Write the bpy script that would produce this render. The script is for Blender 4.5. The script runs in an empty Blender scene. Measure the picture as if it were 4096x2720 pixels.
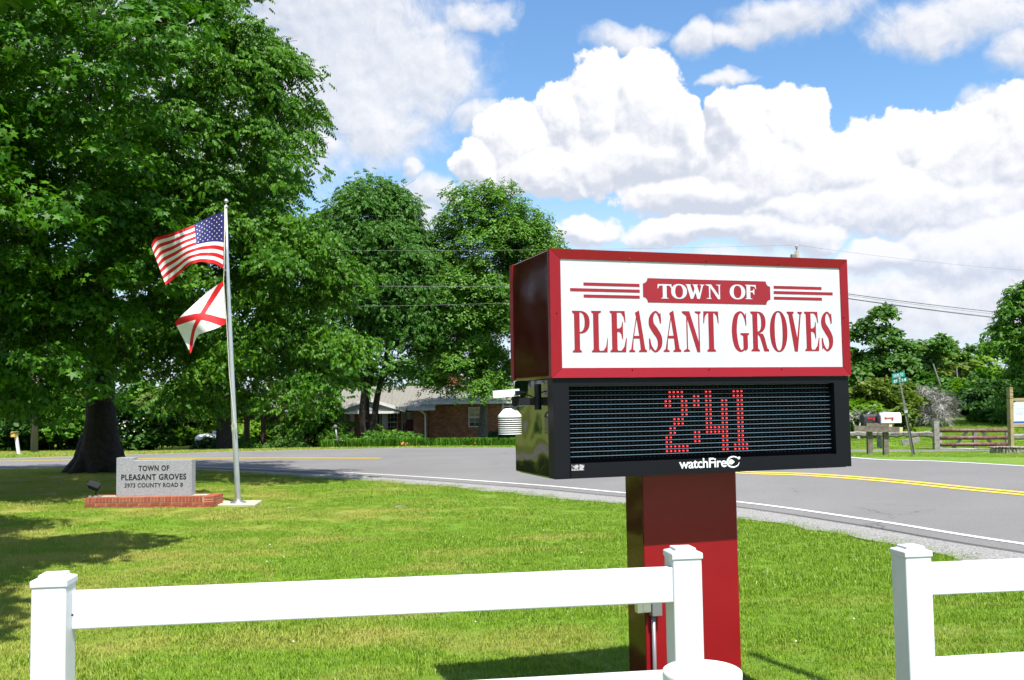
import bpy, math, random
import numpy as np
from mathutils import Vector, Matrix
D = bpy.data
SC = bpy.context.scene
COL = SC.collection
R = math.radians
random.seed(4)

# ------------------------------------------------------------------ camera
F, CX, CY = 3840.0, 2048.0, 1360.0          # photograph: 4096 x 2720
EYE, PITCH, ROLL = 2.15, R(3.56), 0.015
_r0 = Vector((1, 0, 0)); _f = Vector((0, math.cos(PITCH), math.sin(PITCH))); _u0 = Vector((0, -math.sin(PITCH), math.cos(PITCH)))
_r = _r0 * math.cos(ROLL) - _u0 * math.sin(ROLL)
_u = _u0 * math.cos(ROLL) + _r0 * math.sin(ROLL)
cam = D.objects.new('camera', D.cameras.new('camera')); COL.objects.link(cam)
cam.data.sensor_width = 36; cam.data.lens = 36 * F / 4096
cam.data.clip_start = 0.05; cam.data.clip_end = 3000
cam.matrix_world = Matrix((( _r.x, _u.x, -_f.x, 0), (_r.y, _u.y, -_f.y, 0), (_r.z, _u.z, -_f.z, EYE), (0, 0, 0, 1)))
SC.camera = cam
def ray(px, py):
    return _r * ((px - CX) / F) + _u * ((CY - py) / F) + _f
def P(px, py, Y):
    d = ray(px, py); return Vector((0, 0, EYE)) + d * (Y / d.y)

# ------------------------------------------------------------------ light
SC.view_settings.view_transform = 'Standard'; SC.view_settings.look = 'None'
SC.view_settings.gamma = 1; SC.view_settings.use_curve_mapping = False
SC.view_settings.exposure = 0.95
SC.cycles.max_bounces = 6; SC.cycles.diffuse_bounces = 3; SC.cycles.glossy_bounces = 3; SC.cycles.transmission_bounces = 4; SC.cycles.adaptive_threshold = .02
ELEV, SAZ = R(62), math.atan2(.42, -.907)
SUN_DIR = Vector((math.sin(SAZ) * math.cos(ELEV), math.cos(SAZ) * math.cos(ELEV), math.sin(ELEV)))
sl = D.lights.new('sun', 'SUN'); sl.energy = 5.0; sl.angle = R(0.55); sl.color = (1, .955, .88)
so = D.objects.new('sun', sl); COL.objects.link(so)
so.rotation_euler = SUN_DIR.to_track_quat('Z', 'Y').to_euler(); so.location = (0, 0, 40)

# node helpers --------------------------------------------------------
class NT:
    def __init__(s, tree): s.t = tree; s.n = tree.nodes; s.l = tree.links
    def new(s, typ, **kw):
        n = s.n.new(typ)
        for k, v in kw.items(): setattr(n, k, v)
        return n
    def put(s, sock, v):
        if isinstance(v, bpy.types.NodeSocket): s.l.new(v, sock)
        elif v is not None: sock.default_value = v
    def math(s, op, a, b=None, c=None, clamp=False):
        n = s.new('ShaderNodeMath', operation=op, use_clamp=clamp)
        s.put(n.inputs[0], a); s.put(n.inputs[1], b)
        if c is not None: s.put(n.inputs[2], c)
        return n.outputs[0]
    def vmath(s, op, a, b=None, out=0):
        n = s.new('ShaderNodeVectorMath', operation=op); s.put(n.inputs[0], a); s.put(n.inputs[1], b)
        return n.outputs[out]
    def mix(s, fac, a, b, typ='MIX'):
        n = s.new('ShaderNodeMix', data_type='RGBA', blend_type=typ)
        s.put(n.inputs[0], fac); s.put(n.inputs[6], a); s.put(n.inputs[7], b); return n.outputs[2]
    def noise(s, vec, scale, detail=4, rough=.5, dist=0, dims='3D'):
        n = s.new('ShaderNodeTexNoise', noise_dimensions=dims)
        if vec is not None: s.put(n.inputs['Vector'], vec)
        n.inputs['Scale'].default_value = scale; n.inputs['Detail'].default_value = detail
        n.inputs['Roughness'].default_value = rough; n.inputs['Distortion'].default_value = dist
        return n.outputs[0]
    def mapr(s, v, a, b, c=0., d=1., smooth=False):
        n = s.new('ShaderNodeMapRange', clamp=True)
        if smooth: n.interpolation_type = 'SMOOTHSTEP'
        s.put(n.inputs[0], v)
        for i, x in enumerate((a, b, c, d)): s.put(n.inputs[i + 1], x)
        return n.outputs[0]
    def xyz(s, x, y, z=0.):
        n = s.new('ShaderNodeCombineXYZ'); s.put(n.inputs[0], x); s.put(n.inputs[1], y); s.put(n.inputs[2], z); return n.outputs[0]
def rgb(c): return (c[0], c[1], c[2], 1)

# ------------------------------------------------------------------ sky with cumulus clouds
W = D.worlds.new('World'); SC.world = W; W.use_nodes = True
t = NT(W.node_tree); t.n.clear()
sky = t.new('ShaderNodeTexSky', sky_type='NISHITA'); sky.sun_disc = False
sky.sun_elevation = ELEV; sky.sun_rotation = SAZ; sky.air_density = 1.1; sky.dust_density = .4; sky.ozone_density = 2.5
tc = t.new('ShaderNodeTexCoord'); sx = t.new('ShaderNodeSeparateXYZ'); t.l.new(tc.outputs['Generated'], sx.inputs[0])
az = t.math('ARCTAN2', sx.outputs[0], sx.outputs[1]); el = t.math('ARCSINE', t.math('MINIMUM', t.math('MAXIMUM', sx.outputs[2], -1.), 1.))
def azel(dx, dy):          # from a position in the 2361-wide view
    d = ray(dx * 1.7349, dy * 1.7349).normalized(); return math.atan2(d.x, d.y), math.asin(d.z)
KR = 1.7349 / F
CRISP = [  # cumulus with hard billowing tops (x, y, rx, ry)
    (1490, 255, 118, 150), (1385, 250, 92, 135), (1300, 280, 88, 100), (1195, 325, 105, 82), (1105, 365, 75, 50), (1565, 300, 62, 105), (1440, 350, 260, 92), (1290, 385, 220, 60),
    (1700, 295, 95, 100), (1835, 295, 85, 98), (1775, 380, 190, 105), (1960, 395, 140, 90), (2105, 335, 88, 72), (2215, 365, 165, 105), (2360, 330, 120, 120), (2140, 445, 280, 90), (1650, 440, 250, 62), (1880, 470, 200, 60),
    (1360, 525, 95, 42), (1590, 530, 190, 42), (1820, 525, 150, 55), (2250, 560, 200, 95), (2040, 580, 130, 50)]
SOFT = [  # thin, ragged clouds
    (760, 60, 420, 330), (600, 250, 340, 220), (940, 150, 220, 190), (880, 290, 210, 105), (1090, 270, 70, 50), (1090, 40, 110, 50), (720, 330, 110, 60),
    (1840, 35, 190, 62), (1720, 75, 130, 34), (2230, 40, 240, 85), (2350, 110, 90, 80), (1440, 85, 110, 34), (1610, 95, 60, 40),(1690, 175, 80, 22),(2330, 260, 130, 60),
    (1000, 440, 160, 50), (960, 385, 30, 30), (1550, 640, 600, 60), (2150, 690, 420, 90), (980, 500, 90, 60), (300, 200, 500, 300)]
g = D.node_groups.new('cloud_density', 'ShaderNodeTree')
g.interface.new_socket('Vector', in_out='INPUT', socket_type='NodeSocketVector')
g.interface.new_socket('Crisp', in_out='OUTPUT', socket_type='NodeSocketFloat')
g.interface.new_socket('Soft', in_out='OUTPUT', socket_type='NodeSocketFloat')
g.interface.new_socket('Shape', in_out='OUTPUT', socket_type='NodeSocketFloat')
g.interface.new_socket('Fine', in_out='OUTPUT', socket_type='NodeSocketFloat')
G = NT(g); gi = G.new('NodeGroupInput'); go = G.new('NodeGroupOutput'); V0 = gi.outputs[0]
warp = G.vmath('SCALE', G.vmath('SUBTRACT', (lambda n: n.outputs[1])(
    (lambda n: (G.put(n.inputs['Vector'], V0), setattr(n.inputs['Scale'], 'default_value', 14), setattr(n.inputs['Detail'], 'default_value', 4), n)[-1])(G.new('ShaderNodeTexNoise'))), (.5, .5, .5)))
warp.node.inputs['Scale'].default_value = .05
w2n = G.new('ShaderNodeTexNoise'); G.put(w2n.inputs['Vector'], V0); w2n.inputs['Scale'].default_value = 48; w2n.inputs['Detail'].default_value = 4
w2 = G.vmath('SCALE', G.vmath('SUBTRACT', w2n.outputs[1], (.5, .5, .5))); w2.node.inputs['Scale'].default_value = .012
VW = G.vmath('ADD', G.vmath('ADD', V0, warp), w2)
def blobs(lst):
    acc = None
    for (x, y, rx, ry) in lst:
        a, e = azel(x, y)
        v = G.vmath('MULTIPLY', G.vmath('SUBTRACT', VW, (a, e, 0)), (1 / (rx * KR), 1 / (ry * KR), 0))
        v = G.math('SUBTRACT', 1.0, G.vmath('DOT_PRODUCT', v, v, out=1))
        if acc is None: acc = v
        else:
            m = G.new('ShaderNodeMath', operation='SMOOTH_MAX'); G.put(m.inputs[0], acc); G.put(m.inputs[1], v); m.inputs[2].default_value = .10; acc = m.outputs[0]
    return acc
def billow(vec, scale):
    n = G.new('ShaderNodeTexVoronoi', feature='SMOOTH_F1', normalize=True); G.put(n.inputs['Vector'], vec)
    n.inputs['Scale'].default_value = scale; n.inputs['Smoothness'].default_value = .25; n.inputs['Detail'].default_value = 4.5; n.inputs['Roughness'].default_value = .62
    n.inputs['Lacunarity'].default_value = 2.1
    return n.outputs['Distance']
SZ = G.new('ShaderNodeSeparateXYZ'); G.put(SZ.inputs[0], V0)
outm = G.mapr(G.math('ABSOLUTE', SZ.outputs[0]), .56, .75)
outm = G.math('MAXIMUM', outm, G.mapr(SZ.outputs[1], .48, .7))
low = G.noise(V0, 2.6, 3, .5)
oc = G.math('MULTIPLY', G.mapr(low, .42, .66, -1.0, .9), outm); oc = G.math('ADD', oc, G.math('MULTIPLY', G.math('SUBTRACT', 1., outm), -1.))
VB = G.vmath('ADD', V0, G.vmath('MULTIPLY', warp, (.35, .35, .35)))
bl = billow(VB, 19.)
shp = G.math('MAXIMUM', blobs(CRISP), oc)
fn = G.math('ADD', G.math('MULTIPLY', G.math('SUBTRACT', .34, bl), 1.5), G.math('MULTIPLY', G.math('SUBTRACT', G.noise(V0, 45., 8, .68), .5), .85))
cr = G.math('ADD', shp, fn)
sf = blobs(SOFT)
sf = G.math('ADD', sf, G.math('MULTIPLY', G.math('SUBTRACT', G.noise(VW, 8., 10, .62), .5), 2.4))
sf = G.math('ADD', G.math('MULTIPLY', sf, 1.05), G.math('ADD', G.math('MULTIPLY', G.math('SUBTRACT', .35, bl), .35), G.math('MULTIPLY', G.math('SUBTRACT', G.noise(VW, 30., 8, .62), .5), .95)))
G.l.new(cr, go.inputs[0]); G.l.new(sf, go.inputs[1]); G.l.new(shp, go.inputs[2]); G.l.new(fn, go.inputs[3])
def dens(v):
    n = t.new('ShaderNodeGroup'); n.node_tree = g; t.put(n.inputs[0], v); return n.outputs
base = t.xyz(az, el, 0.)
c0, s0, h0, f0 = dens(base)
c1, s1, h1, f1 = dens(t.vmath('ADD', base, (.004, .008, 0)))
ac = t.mapr(c0, .0, t.mapr(el, .12, .24, .60, .20), smooth=True)
asf = t.mapr(s0, -.05, .95, 0, .97, smooth=True)
shc = t.math('ADD', t.math('MULTIPLY', t.math('SUBTRACT', h0, h1), 2.0), t.math('MULTIPLY', t.math('SUBTRACT', f0, f1), .75))      # > 0 on tops, < 0 under the bases
shs = t.math('SUBTRACT', s0, s1)
lc = t.mapr(t.math('ADD', shc, t.math('MULTIPLY', t.math('SUBTRACT', t.noise(base, 6., 6, .6), .5), 1.5)), -.62, .24, 0, 1, smooth=True)
colc = t.mix(lc, rgb((.345, .37, .425)), rgb((.555, .552, .56)))
colc = t.mix(t.mapr(el, .10, .24, .75, 0., smooth=True), colc, t.mix(lc, rgb((.34, .375, .45)), rgb((.47, .485, .54))))
ls = t.mapr(t.math('ADD', shs, t.math('MULTIPLY', t.math('SUBTRACT', t.noise(base, 4., 5, .5), .5), 1.4)), -.45, .35, 0, 1)
cols = t.mix(ls, rgb((.34, .37, .43)), rgb((.50, .505, .53)))
hs = t.new('ShaderNodeHueSaturation'); hs.inputs['Saturation'].default_value = 1.18; hs.inputs['Value'].default_value = 1.0
t.l.new(sky.outputs[0], hs.inputs['Color'])
skyc = t.vmath('SCALE', hs.outputs[0]); skyc.node.inputs['Scale'].default_value = .105
haze = t.mapr(el, .02, .27, .80, 0., smooth=True)
skyc = t.mix(haze, skyc, rgb((.36, .43, .55)))
col = t.mix(asf, skyc, cols)
col = t.mix(ac, col, colc)
low_h = t.mapr(el, -.02, .05, 1, 0)
col = t.mix(t.math('MULTIPLY', low_h, .6), col, rgb((.36, .42, .50)))
bg = t.new('ShaderNodeBackground'); bg.inputs['Strength'].default_value = 1.0
t.l.new(col, bg.inputs[0]); wo = t.new('ShaderNodeOutputWorld'); t.l.new(bg.outputs[0], wo.inputs[0])
# the sky keeps strength 1 here because the Sky Texture is already scaled to 0.105 in the mix above
W.cycles.sampling_method = 'MANUAL'; W.cycles.sample_map_resolution = 512

# ------------------------------------------------------------------ materials
MAT = {}
def mat(name, color, rough=.6, metal=0., var=None, bump=None, emit=None, coat=0, spec=.5, trans=0):
    """var = (second colour, noise scale, lo, hi); bump = (scale, strength, distance)"""
    m = D.materials.new(name); m.use_nodes = True; n = NT(m.node_tree); b = n.n['Principled BSDF']
    b.inputs['Roughness'].default_value = rough; b.inputs['Metallic'].default_value = metal
    b.inputs['Coat Weight'].default_value = coat; b.inputs['Specular IOR Level'].default_value = spec
    tcn = n.new('ShaderNodeTexCoord'); ov = tcn.outputs['Object']
    if var:
        f = n.mapr(n.noise(ov, var[1], 6, .6), var[2], var[3]); c = n.mix(f, rgb(color), rgb(var[0]))
    else:
        f = n.mapr(n.noise(ov, 3., 5, .6), .3, .7, .90, 1.08); c = n.vmath('SCALE', tuple(color)); n.put(c.node.inputs['Scale'], f)
    n.put(b.inputs['Base Color'], c)
    if bump:
        bn = n.new('ShaderNodeBump'); bn.inputs['Strength'].default_value = bump[1]; bn.inputs['Distance'].default_value = bump[2]
        n.put(bn.inputs['Height'], n.noise(ov, bump[0], 4, .6)); n.put(b.inputs['Normal'], bn.outputs[0])
    if emit: b.inputs['Emission Color'].default_value = rgb(emit[0]); b.inputs['Emission Strength'].default_value = emit[1]
    MAT[name] = m; return m
def leaf_mat(name, c1, c2, trans=.30, big=None):
    m = D.materials.new(name); m.use_nodes = True; n = NT(m.node_tree); n.n.clear()
    ge = n.new('ShaderNodeNewGeometry'); r = ge.outputs['Random Per Island']
    big_n = n.mapr(n.noise(ge.outputs['Position'], .9, 3, .5), .35, .65)
    f = n.math('ADD', n.math('MULTIPLY', r, .6), n.math('MULTIPLY', big_n, .4))
    c = n.mix(f, rgb(c1), rgb(c2))
    d = n.new('ShaderNodeBsdfPrincipled'); n.put(d.inputs['Base Color'], c); d.inputs['Roughness'].default_value = .5; d.inputs['Specular IOR Level'].default_value = .22
    tr = n.new('ShaderNodeBsdfTranslucent'); n.put(tr.inputs[0], n.mix(1., c, (1.25, 1.35, .35, 1), 'MULTIPLY'))
    mx = n.new('ShaderNodeMixShader'); mx.inputs[0].default_value = trans; n.l.new(d.outputs[0], mx.inputs[1]); n.l.new(tr.outputs[0], mx.inputs[2])
    o = n.new('ShaderNodeOutputMaterial'); n.l.new(mx.outputs[0], o.inputs[0]); MAT[name] = m; return m
leaf_mat('maple_leaf', (.012, .072, .002), (.075, .205, .006), .27)
leaf_mat('ash_leaf', (.016, .078, .003), (.090, .215, .010), .27)
leaf_mat('oak_leaf', (.022, .085, .008), (.085, .205, .028), .28)
leaf_mat('pale_leaf', (.040, .135, .010), (.150, .290, .045), .32)
leaf_mat('lime_leaf', (.06, .17, .008), (.16, .28, .02), .35)
leaf_mat('olive_leaf', (.050, .10, .010), (.14, .19, .03), .28)
leaf_mat('far_leaf', (.032, .098, .014), (.090, .190, .032), .28)
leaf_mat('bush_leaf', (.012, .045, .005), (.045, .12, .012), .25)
def grass_mat(name, ground=False):
    m = D.materials.new(name); m.use_nodes = True; n = NT(m.node_tree); b = n.n['Principled BSDF']
    ge = n.new('ShaderNodeNewGeometry'); pos = ge.outputs['Position']
    mp = n.new('ShaderNodeMapping'); mp.inputs['Rotation'].default_value = (0, 0, R(32)); mp.inputs['Scale'].default_value = (.16, 1.6, 1); n.put(mp.inputs[0], pos)
    dry = n.math('ADD', n.math('MULTIPLY', n.noise(pos, .55, 5, .62, .4), .62), n.math('MULTIPLY', n.noise(mp.outputs[0], .8, 3, .6), .44))
    fine = n.noise(pos, 9., 4, .7)
    # distance from the near left corner: the mown turf is driest there
    green = n.mix(n.mapr(fine, .35, .65), rgb((.110, .235, .006)), rgb((.195, .345, .013)))
    sp = n.new('ShaderNodeSeparateXYZ'); n.put(sp.inputs[0], pos)
    bias = n.math('ADD', n.mapr(sp.outputs[0], -6., 2., .088, -.055), n.mapr(sp.outputs[1], 5., 12., .08, -.01))
    df = n.mapr(n.math('ADD', dry, bias), .515, .68, 0, .85)
    c = n.mix(df, green, n.mix(fine, rgb((.46, .39, .11)), rgb((.30, .33, .05))))
    if ground: c = n.mix(n.mapr(n.noise(pos, 38., 4, .7), .38, .62), c, n.mix(.5, c, rgb((.06, .08, .012))))
    else:
        rr = ge.outputs['Random Per Island']; c = n.mix(n.mapr(rr, 0, 1, 0, .55), c, n.mix(.65, c, rgb((.36, .40, .08))))
    n.put(b.inputs['Base Color'], c); b.inputs['Roughness'].default_value = .6 if ground else .42; b.inputs['Specular IOR Level'].default_value = .25
    if ground:
        bn = n.new('ShaderNodeBump'); bn.inputs['Strength'].default_value = .9; bn.inputs['Distance'].default_value = .05
        n.put(bn.inputs['Height'], n.noise(pos, 26., 6, .75)); n.put(b.inputs['Normal'], bn.outputs[0])
    else:
        o = n.n['Material Output']; tr = n.new('ShaderNodeBsdfTranslucent'); n.put(tr.inputs[0], c)
        mx = n.new('ShaderNodeMixShader'); mx.inputs[0].default_value = .3; n.l.new(b.outputs[0], mx.inputs[1]); n.l.new(tr.outputs[0], mx.inputs[2]); n.l.new(mx.outputs[0], o.inputs[0])
    MAT[name] = m; return m
grass_mat('turf', True); grass_mat('grass_blade')
def asphalt():
    m = D.materials.new('asphalt'); m.use_nodes = True; n = NT(m.node_tree); b = n.n['Principled BSDF']
    pos = n.new('ShaderNodeNewGeometry').outputs['Position']
    c = n.mix(n.mapr(n.noise(pos, 60., 3, .8), .32, .68), rgb((.088, .085, .083)), rgb((.225, .218, .212)))
    c = n.mix(n.mapr(n.noise(pos, .35, 5, .55, .5), .35, .7, 0, .6), c, rgb((.115, .11, .108)))
    v = n.new('ShaderNodeTexVoronoi', feature='DISTANCE_TO_EDGE'); v.inputs['Scale'].default_value = .33
    n.put(v.inputs['Vector'], n.vmath('ADD', pos, n.vmath('SCALE', n.xyz(n.noise(pos, 1.2, 5, .7), n.noise(pos, 1.5, 5, .7), 0)))); 
    n.n[-1]
    ck = n.mapr(v.outputs[0], .002, .008, 1, 0); ck = n.math('MULTIPLY', ck, n.mapr(n.noise(pos, .22, 2), .55, .62))
    c = n.mix(n.math('MULTIPLY', ck, .6), c, rgb((.04, .04, .04)))
    n.put(b.inputs['Base Color'], c); b.inputs['Roughness'].default_value = .85
    bn = n.new('ShaderNodeBump'); bn.inputs['Strength'].default_value = .35; bn.inputs['Distance'].default_value = .01
    n.put(bn.inputs['Height'], n.noise(pos, 90., 3, .7)); n.put(b.inputs['Normal'], bn.outputs[0]); MAT['asphalt'] = m
asphalt()
mat('gravel_mat', (.13, .128, .125), .9, var=((.36, .35, .335), 34., .35, .65), bump=(40., .9, .03))
mat('line_white', (.62, .62, .60), .6, var=((.36, .35, .34), 14., .55, .75))
mat('line_yellow', (.60, .43, .02), .6, var=((.34, .26, .07), 12., .58, .78))
mat('sign_red', (.24, .004, .011), .38, spec=.35, var=((.21, .004, .010), 2., .35, .7))
def gloss_wavy(name, color, rough=.06, amt=.5, sc=1.7, coat=.4, spec=.5):
    m = mat(name, color, rough, spec=spec, coat=coat); n = NT(m.node_tree); b = n.n['Principled BSDF']; b.inputs['Coat Roughness'].default_value = .03
    tcn = n.new('ShaderNodeTexCoord'); bn = n.new('ShaderNodeBump'); bn.inputs['Strength'].default_value = amt; bn.inputs['Distance'].default_value = .035
    n.put(bn.inputs['Height'], n.noise(tcn.outputs['Object'], sc, 1, .4)); n.put(b.inputs['Normal'], bn.outputs[0]); n.put(b.inputs['Coat Normal'], bn.outputs[0])
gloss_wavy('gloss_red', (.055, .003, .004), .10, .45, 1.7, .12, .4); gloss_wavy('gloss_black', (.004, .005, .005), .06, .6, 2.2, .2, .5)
gloss_wavy('pylon_red', (.225, .004, .010), .30, .10, 1.3, .06, .4)
mat('print_red', (.25, .004, .014), .5)
mat('sign_white', (.53, .545, .60), .4, var=((.46, .475, .49), 1.4, .45, .75))
mat('led_black', (.0045, .0048, .008), .5, spec=.22); mat('led_deep', (.002, .002, .003), .7, spec=.1); mat('louver_blue', (.13, .20, .27), .30)
mat('diode_off', (.06, .085, .085), .2); mat('diode_on', (.6, .01, .01), .4, emit=((1, .03, .03), .55)); mat('diode_core', (.8, .3, .3), .4, emit=((1, .25, .22), .65))
mat('print_white', (.75, .75, .77), .5); mat('sticker_grey', (.4, .4, .42), .5, var=((.05, .05, .05), 45., .48, .52))
mat('pvc_white', (.58, .59, .63), .4, spec=.4); mat('cap_white', (.72, .73, .73), .45, var=((.60, .60, .58), 5., .55, .8))
mat('granite', (.33, .335, .35), .55, var=((.20, .205, .22), 60., .42, .60), bump=(80., .2, .004))
mat('granite_polish', (.37, .375, .39), .35, var=((.27, .275, .29), 70., .42, .60))
mat('letter_black', (.012, .012, .014), .5)
mat('brick_red', (.31, .068, .028), .8, var=((.19, .040, .020), 9., .35, .7), bump=(40., .5, .006)); mat('brick_orange', (.37, .095, .038), .8, var=((.23, .055, .025), 9., .35, .7), bump=(40., .5, .006))
mat('mortar', (.34, .30, .22), .9, bump=(50., .4, .004)); mat('concrete', (.42, .39, .31), .85, var=((.33, .30, .24), 6., .4, .7), bump=(40., .3, .004))
mat('aluminium', (.62, .62, .63), .33, .85, bump=(200., .08, .001)); mat('rope', (.65, .63, .58), .8)
mat('flag_red', (.62, .008, .014), .7); mat('flag_white', (.85, .85, .87), .7); mat('flag_blue', (.025, .025, .16), .7)
for k in ('flag_red', 'flag_white', 'flag_blue'):
    n = NT(MAT[k].node_tree); b = n.n['Principled BSDF']; o = n.n['Material Output']; tr = n.new('ShaderNodeBsdfTranslucent')
    n.l.new(b.inputs['Base Color'].links[0].from_socket, tr.inputs[0]); mx = n.new('ShaderNodeMixShader'); mx.inputs[0].default_value = .16
    n.l.new(b.outputs[0], mx.inputs[1]); n.l.new(tr.outputs[0], mx.inputs[2]); n.l.new(mx.outputs[0], o.inputs[0])
mat('lamp_grey', (.014, .015, .017), .7, spec=.15); mat('lamp_glass', (.02, .022, .026), .7, spec=.05)
mat('bark_dark', (.030, .022, .016), .95, var=((.010, .008, .006), 7., .4, .65), bump=(14., 1., .05))
mat('bark_grey', (.11, .10, .085), .95, var=((.05, .045, .04), 8., .4, .65), bump=(14., 1., .04)); mat('dead_wood', (.40, .39, .36), .9, var=((.14, .13, .12), 9., .4, .7))
mat('old_wood', (.17, .145, .11), .9, var=((.075, .06, .045), 7., .4, .7), bump=(22., .8, .012)); mat('grey_wood', (.26, .245, .22), .9, var=((.12, .11, .10), 7., .4, .7), bump=(22., .8, .012))
mat('new_wood', (.33, .25, .125), .75, var=((.22, .16, .08), 6., .4, .7), bump=(22., .4, .006)); mat('pale_wood', (.50, .46, .26), .75)
mat('box_white', (.66, .66, .68), .4); mat('box_black', (.03, .03, .034), .45); mat('plastic_red', (.5, .02, .02), .4); mat('metal_grey', (.22, .22, .23), .45, .4)
mat('sign_green', (.005, .14, .105), .45); mat('sign_teal', (.015, .30, .25), .45); mat('post_steel', (.16, .16, .14), .55, .5, var=((.10, .07, .05), 8., .5, .7))
mat('gate_maroon', (.11, .030, .025), .6, var=((.16, .12, .10), 7., .45, .65)); mat('gate_grey', (.33, .31, .31), .5, .3)
mat('banner_blue', (.03, .08, .28), .5); mat('banner_gold', (.55, .34, .02), .5); mat('print_grey', (.42, .43, .47), .6)
mat('stone', (.30, .26, .20), .9, var=((.12, .10, .08), 7., .4, .65), bump=(10., .8, .03))
mat('roof_tan', (.19, .178, .145), .55); mat('trim_white', (.62, .62, .60), .5); mat('siding', (.33, .345, .35), .6); mat('glass_dark', (.02, .025, .03), .06, spec=.8)
mat('curtain', (.30, .31, .22), .7); mat('door_dark', (.02, .018, .016), .4); mat('chair_red', (.10, .015, .012), .5); mat('swing_brown', (.07, .035, .022), .7)
mat('tank_white', (.60, .61, .62), .35); mat('ball_grey', (.10, .10, .105), .5, bump=(40., .5, .01)); mat('pot_blue', (.03, .08, .14), .4); mat('flower_orange', (.6, .16, .05), .6); mat('flower_white', (.6, .6, .5), .6)
mat('yellow_box', (.6, .40, .08), .5); mat('wire_dark', (.10, .10, .11), .5); mat('wire_pale', (.16, .17, .17), .5); mat('pole_wood', (.22, .19, .15), .9); mat('ceramic', (.35, .33, .3), .3)
def house_brick():
    m = D.materials.new('house_brick'); m.use_nodes = True; n = NT(m.node_tree); b = n.n['Principled BSDF']
    tcn = n.new('ShaderNodeTexCoord'); sp = n.new('ShaderNodeSeparateXYZ'); n.put(sp.inputs[0], tcn.outputs['Object'])
    bt = n.new('ShaderNodeTexBrick'); n.put(bt.inputs['Vector'], n.xyz(n.math('ADD', sp.outputs[0], sp.outputs[1]), sp.outputs[2]))
    bt.inputs['Color1'].default_value = rgb((.26, .055, .022)); bt.inputs['Color2'].default_value = rgb((.40, .20, .085)); bt.inputs['Mortar'].default_value = rgb((.30, .25, .18))
    bt.inputs['Scale'].default_value = 1; bt.inputs['Brick Width'].default_value = .21; bt.inputs['Row Height'].default_value = .075; bt.inputs['Mortar Size'].default_value = .006; bt.inputs['Bias'].default_value = -.1
    c = n.mix(n.mapr(n.noise(tcn.outputs['Object'], 1.5, 4), .35, .65), bt.outputs[0], n.mix(.5, bt.outputs[0], rgb((.16, .06, .035))))
    n.put(b.inputs['Base Color'], c); b.inputs['Roughness'].default_value = .85
    bn = n.new('ShaderNodeBump'); bn.inputs['Strength'].default_value = .5; bn.inputs['Distance'].default_value = .01; bn.invert = True; n.put(bn.inputs['Height'], bt.outputs[1]); n.put(b.inputs['Normal'], bn.outputs[0])
    MAT['house_brick'] = m
house_brick()

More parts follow.
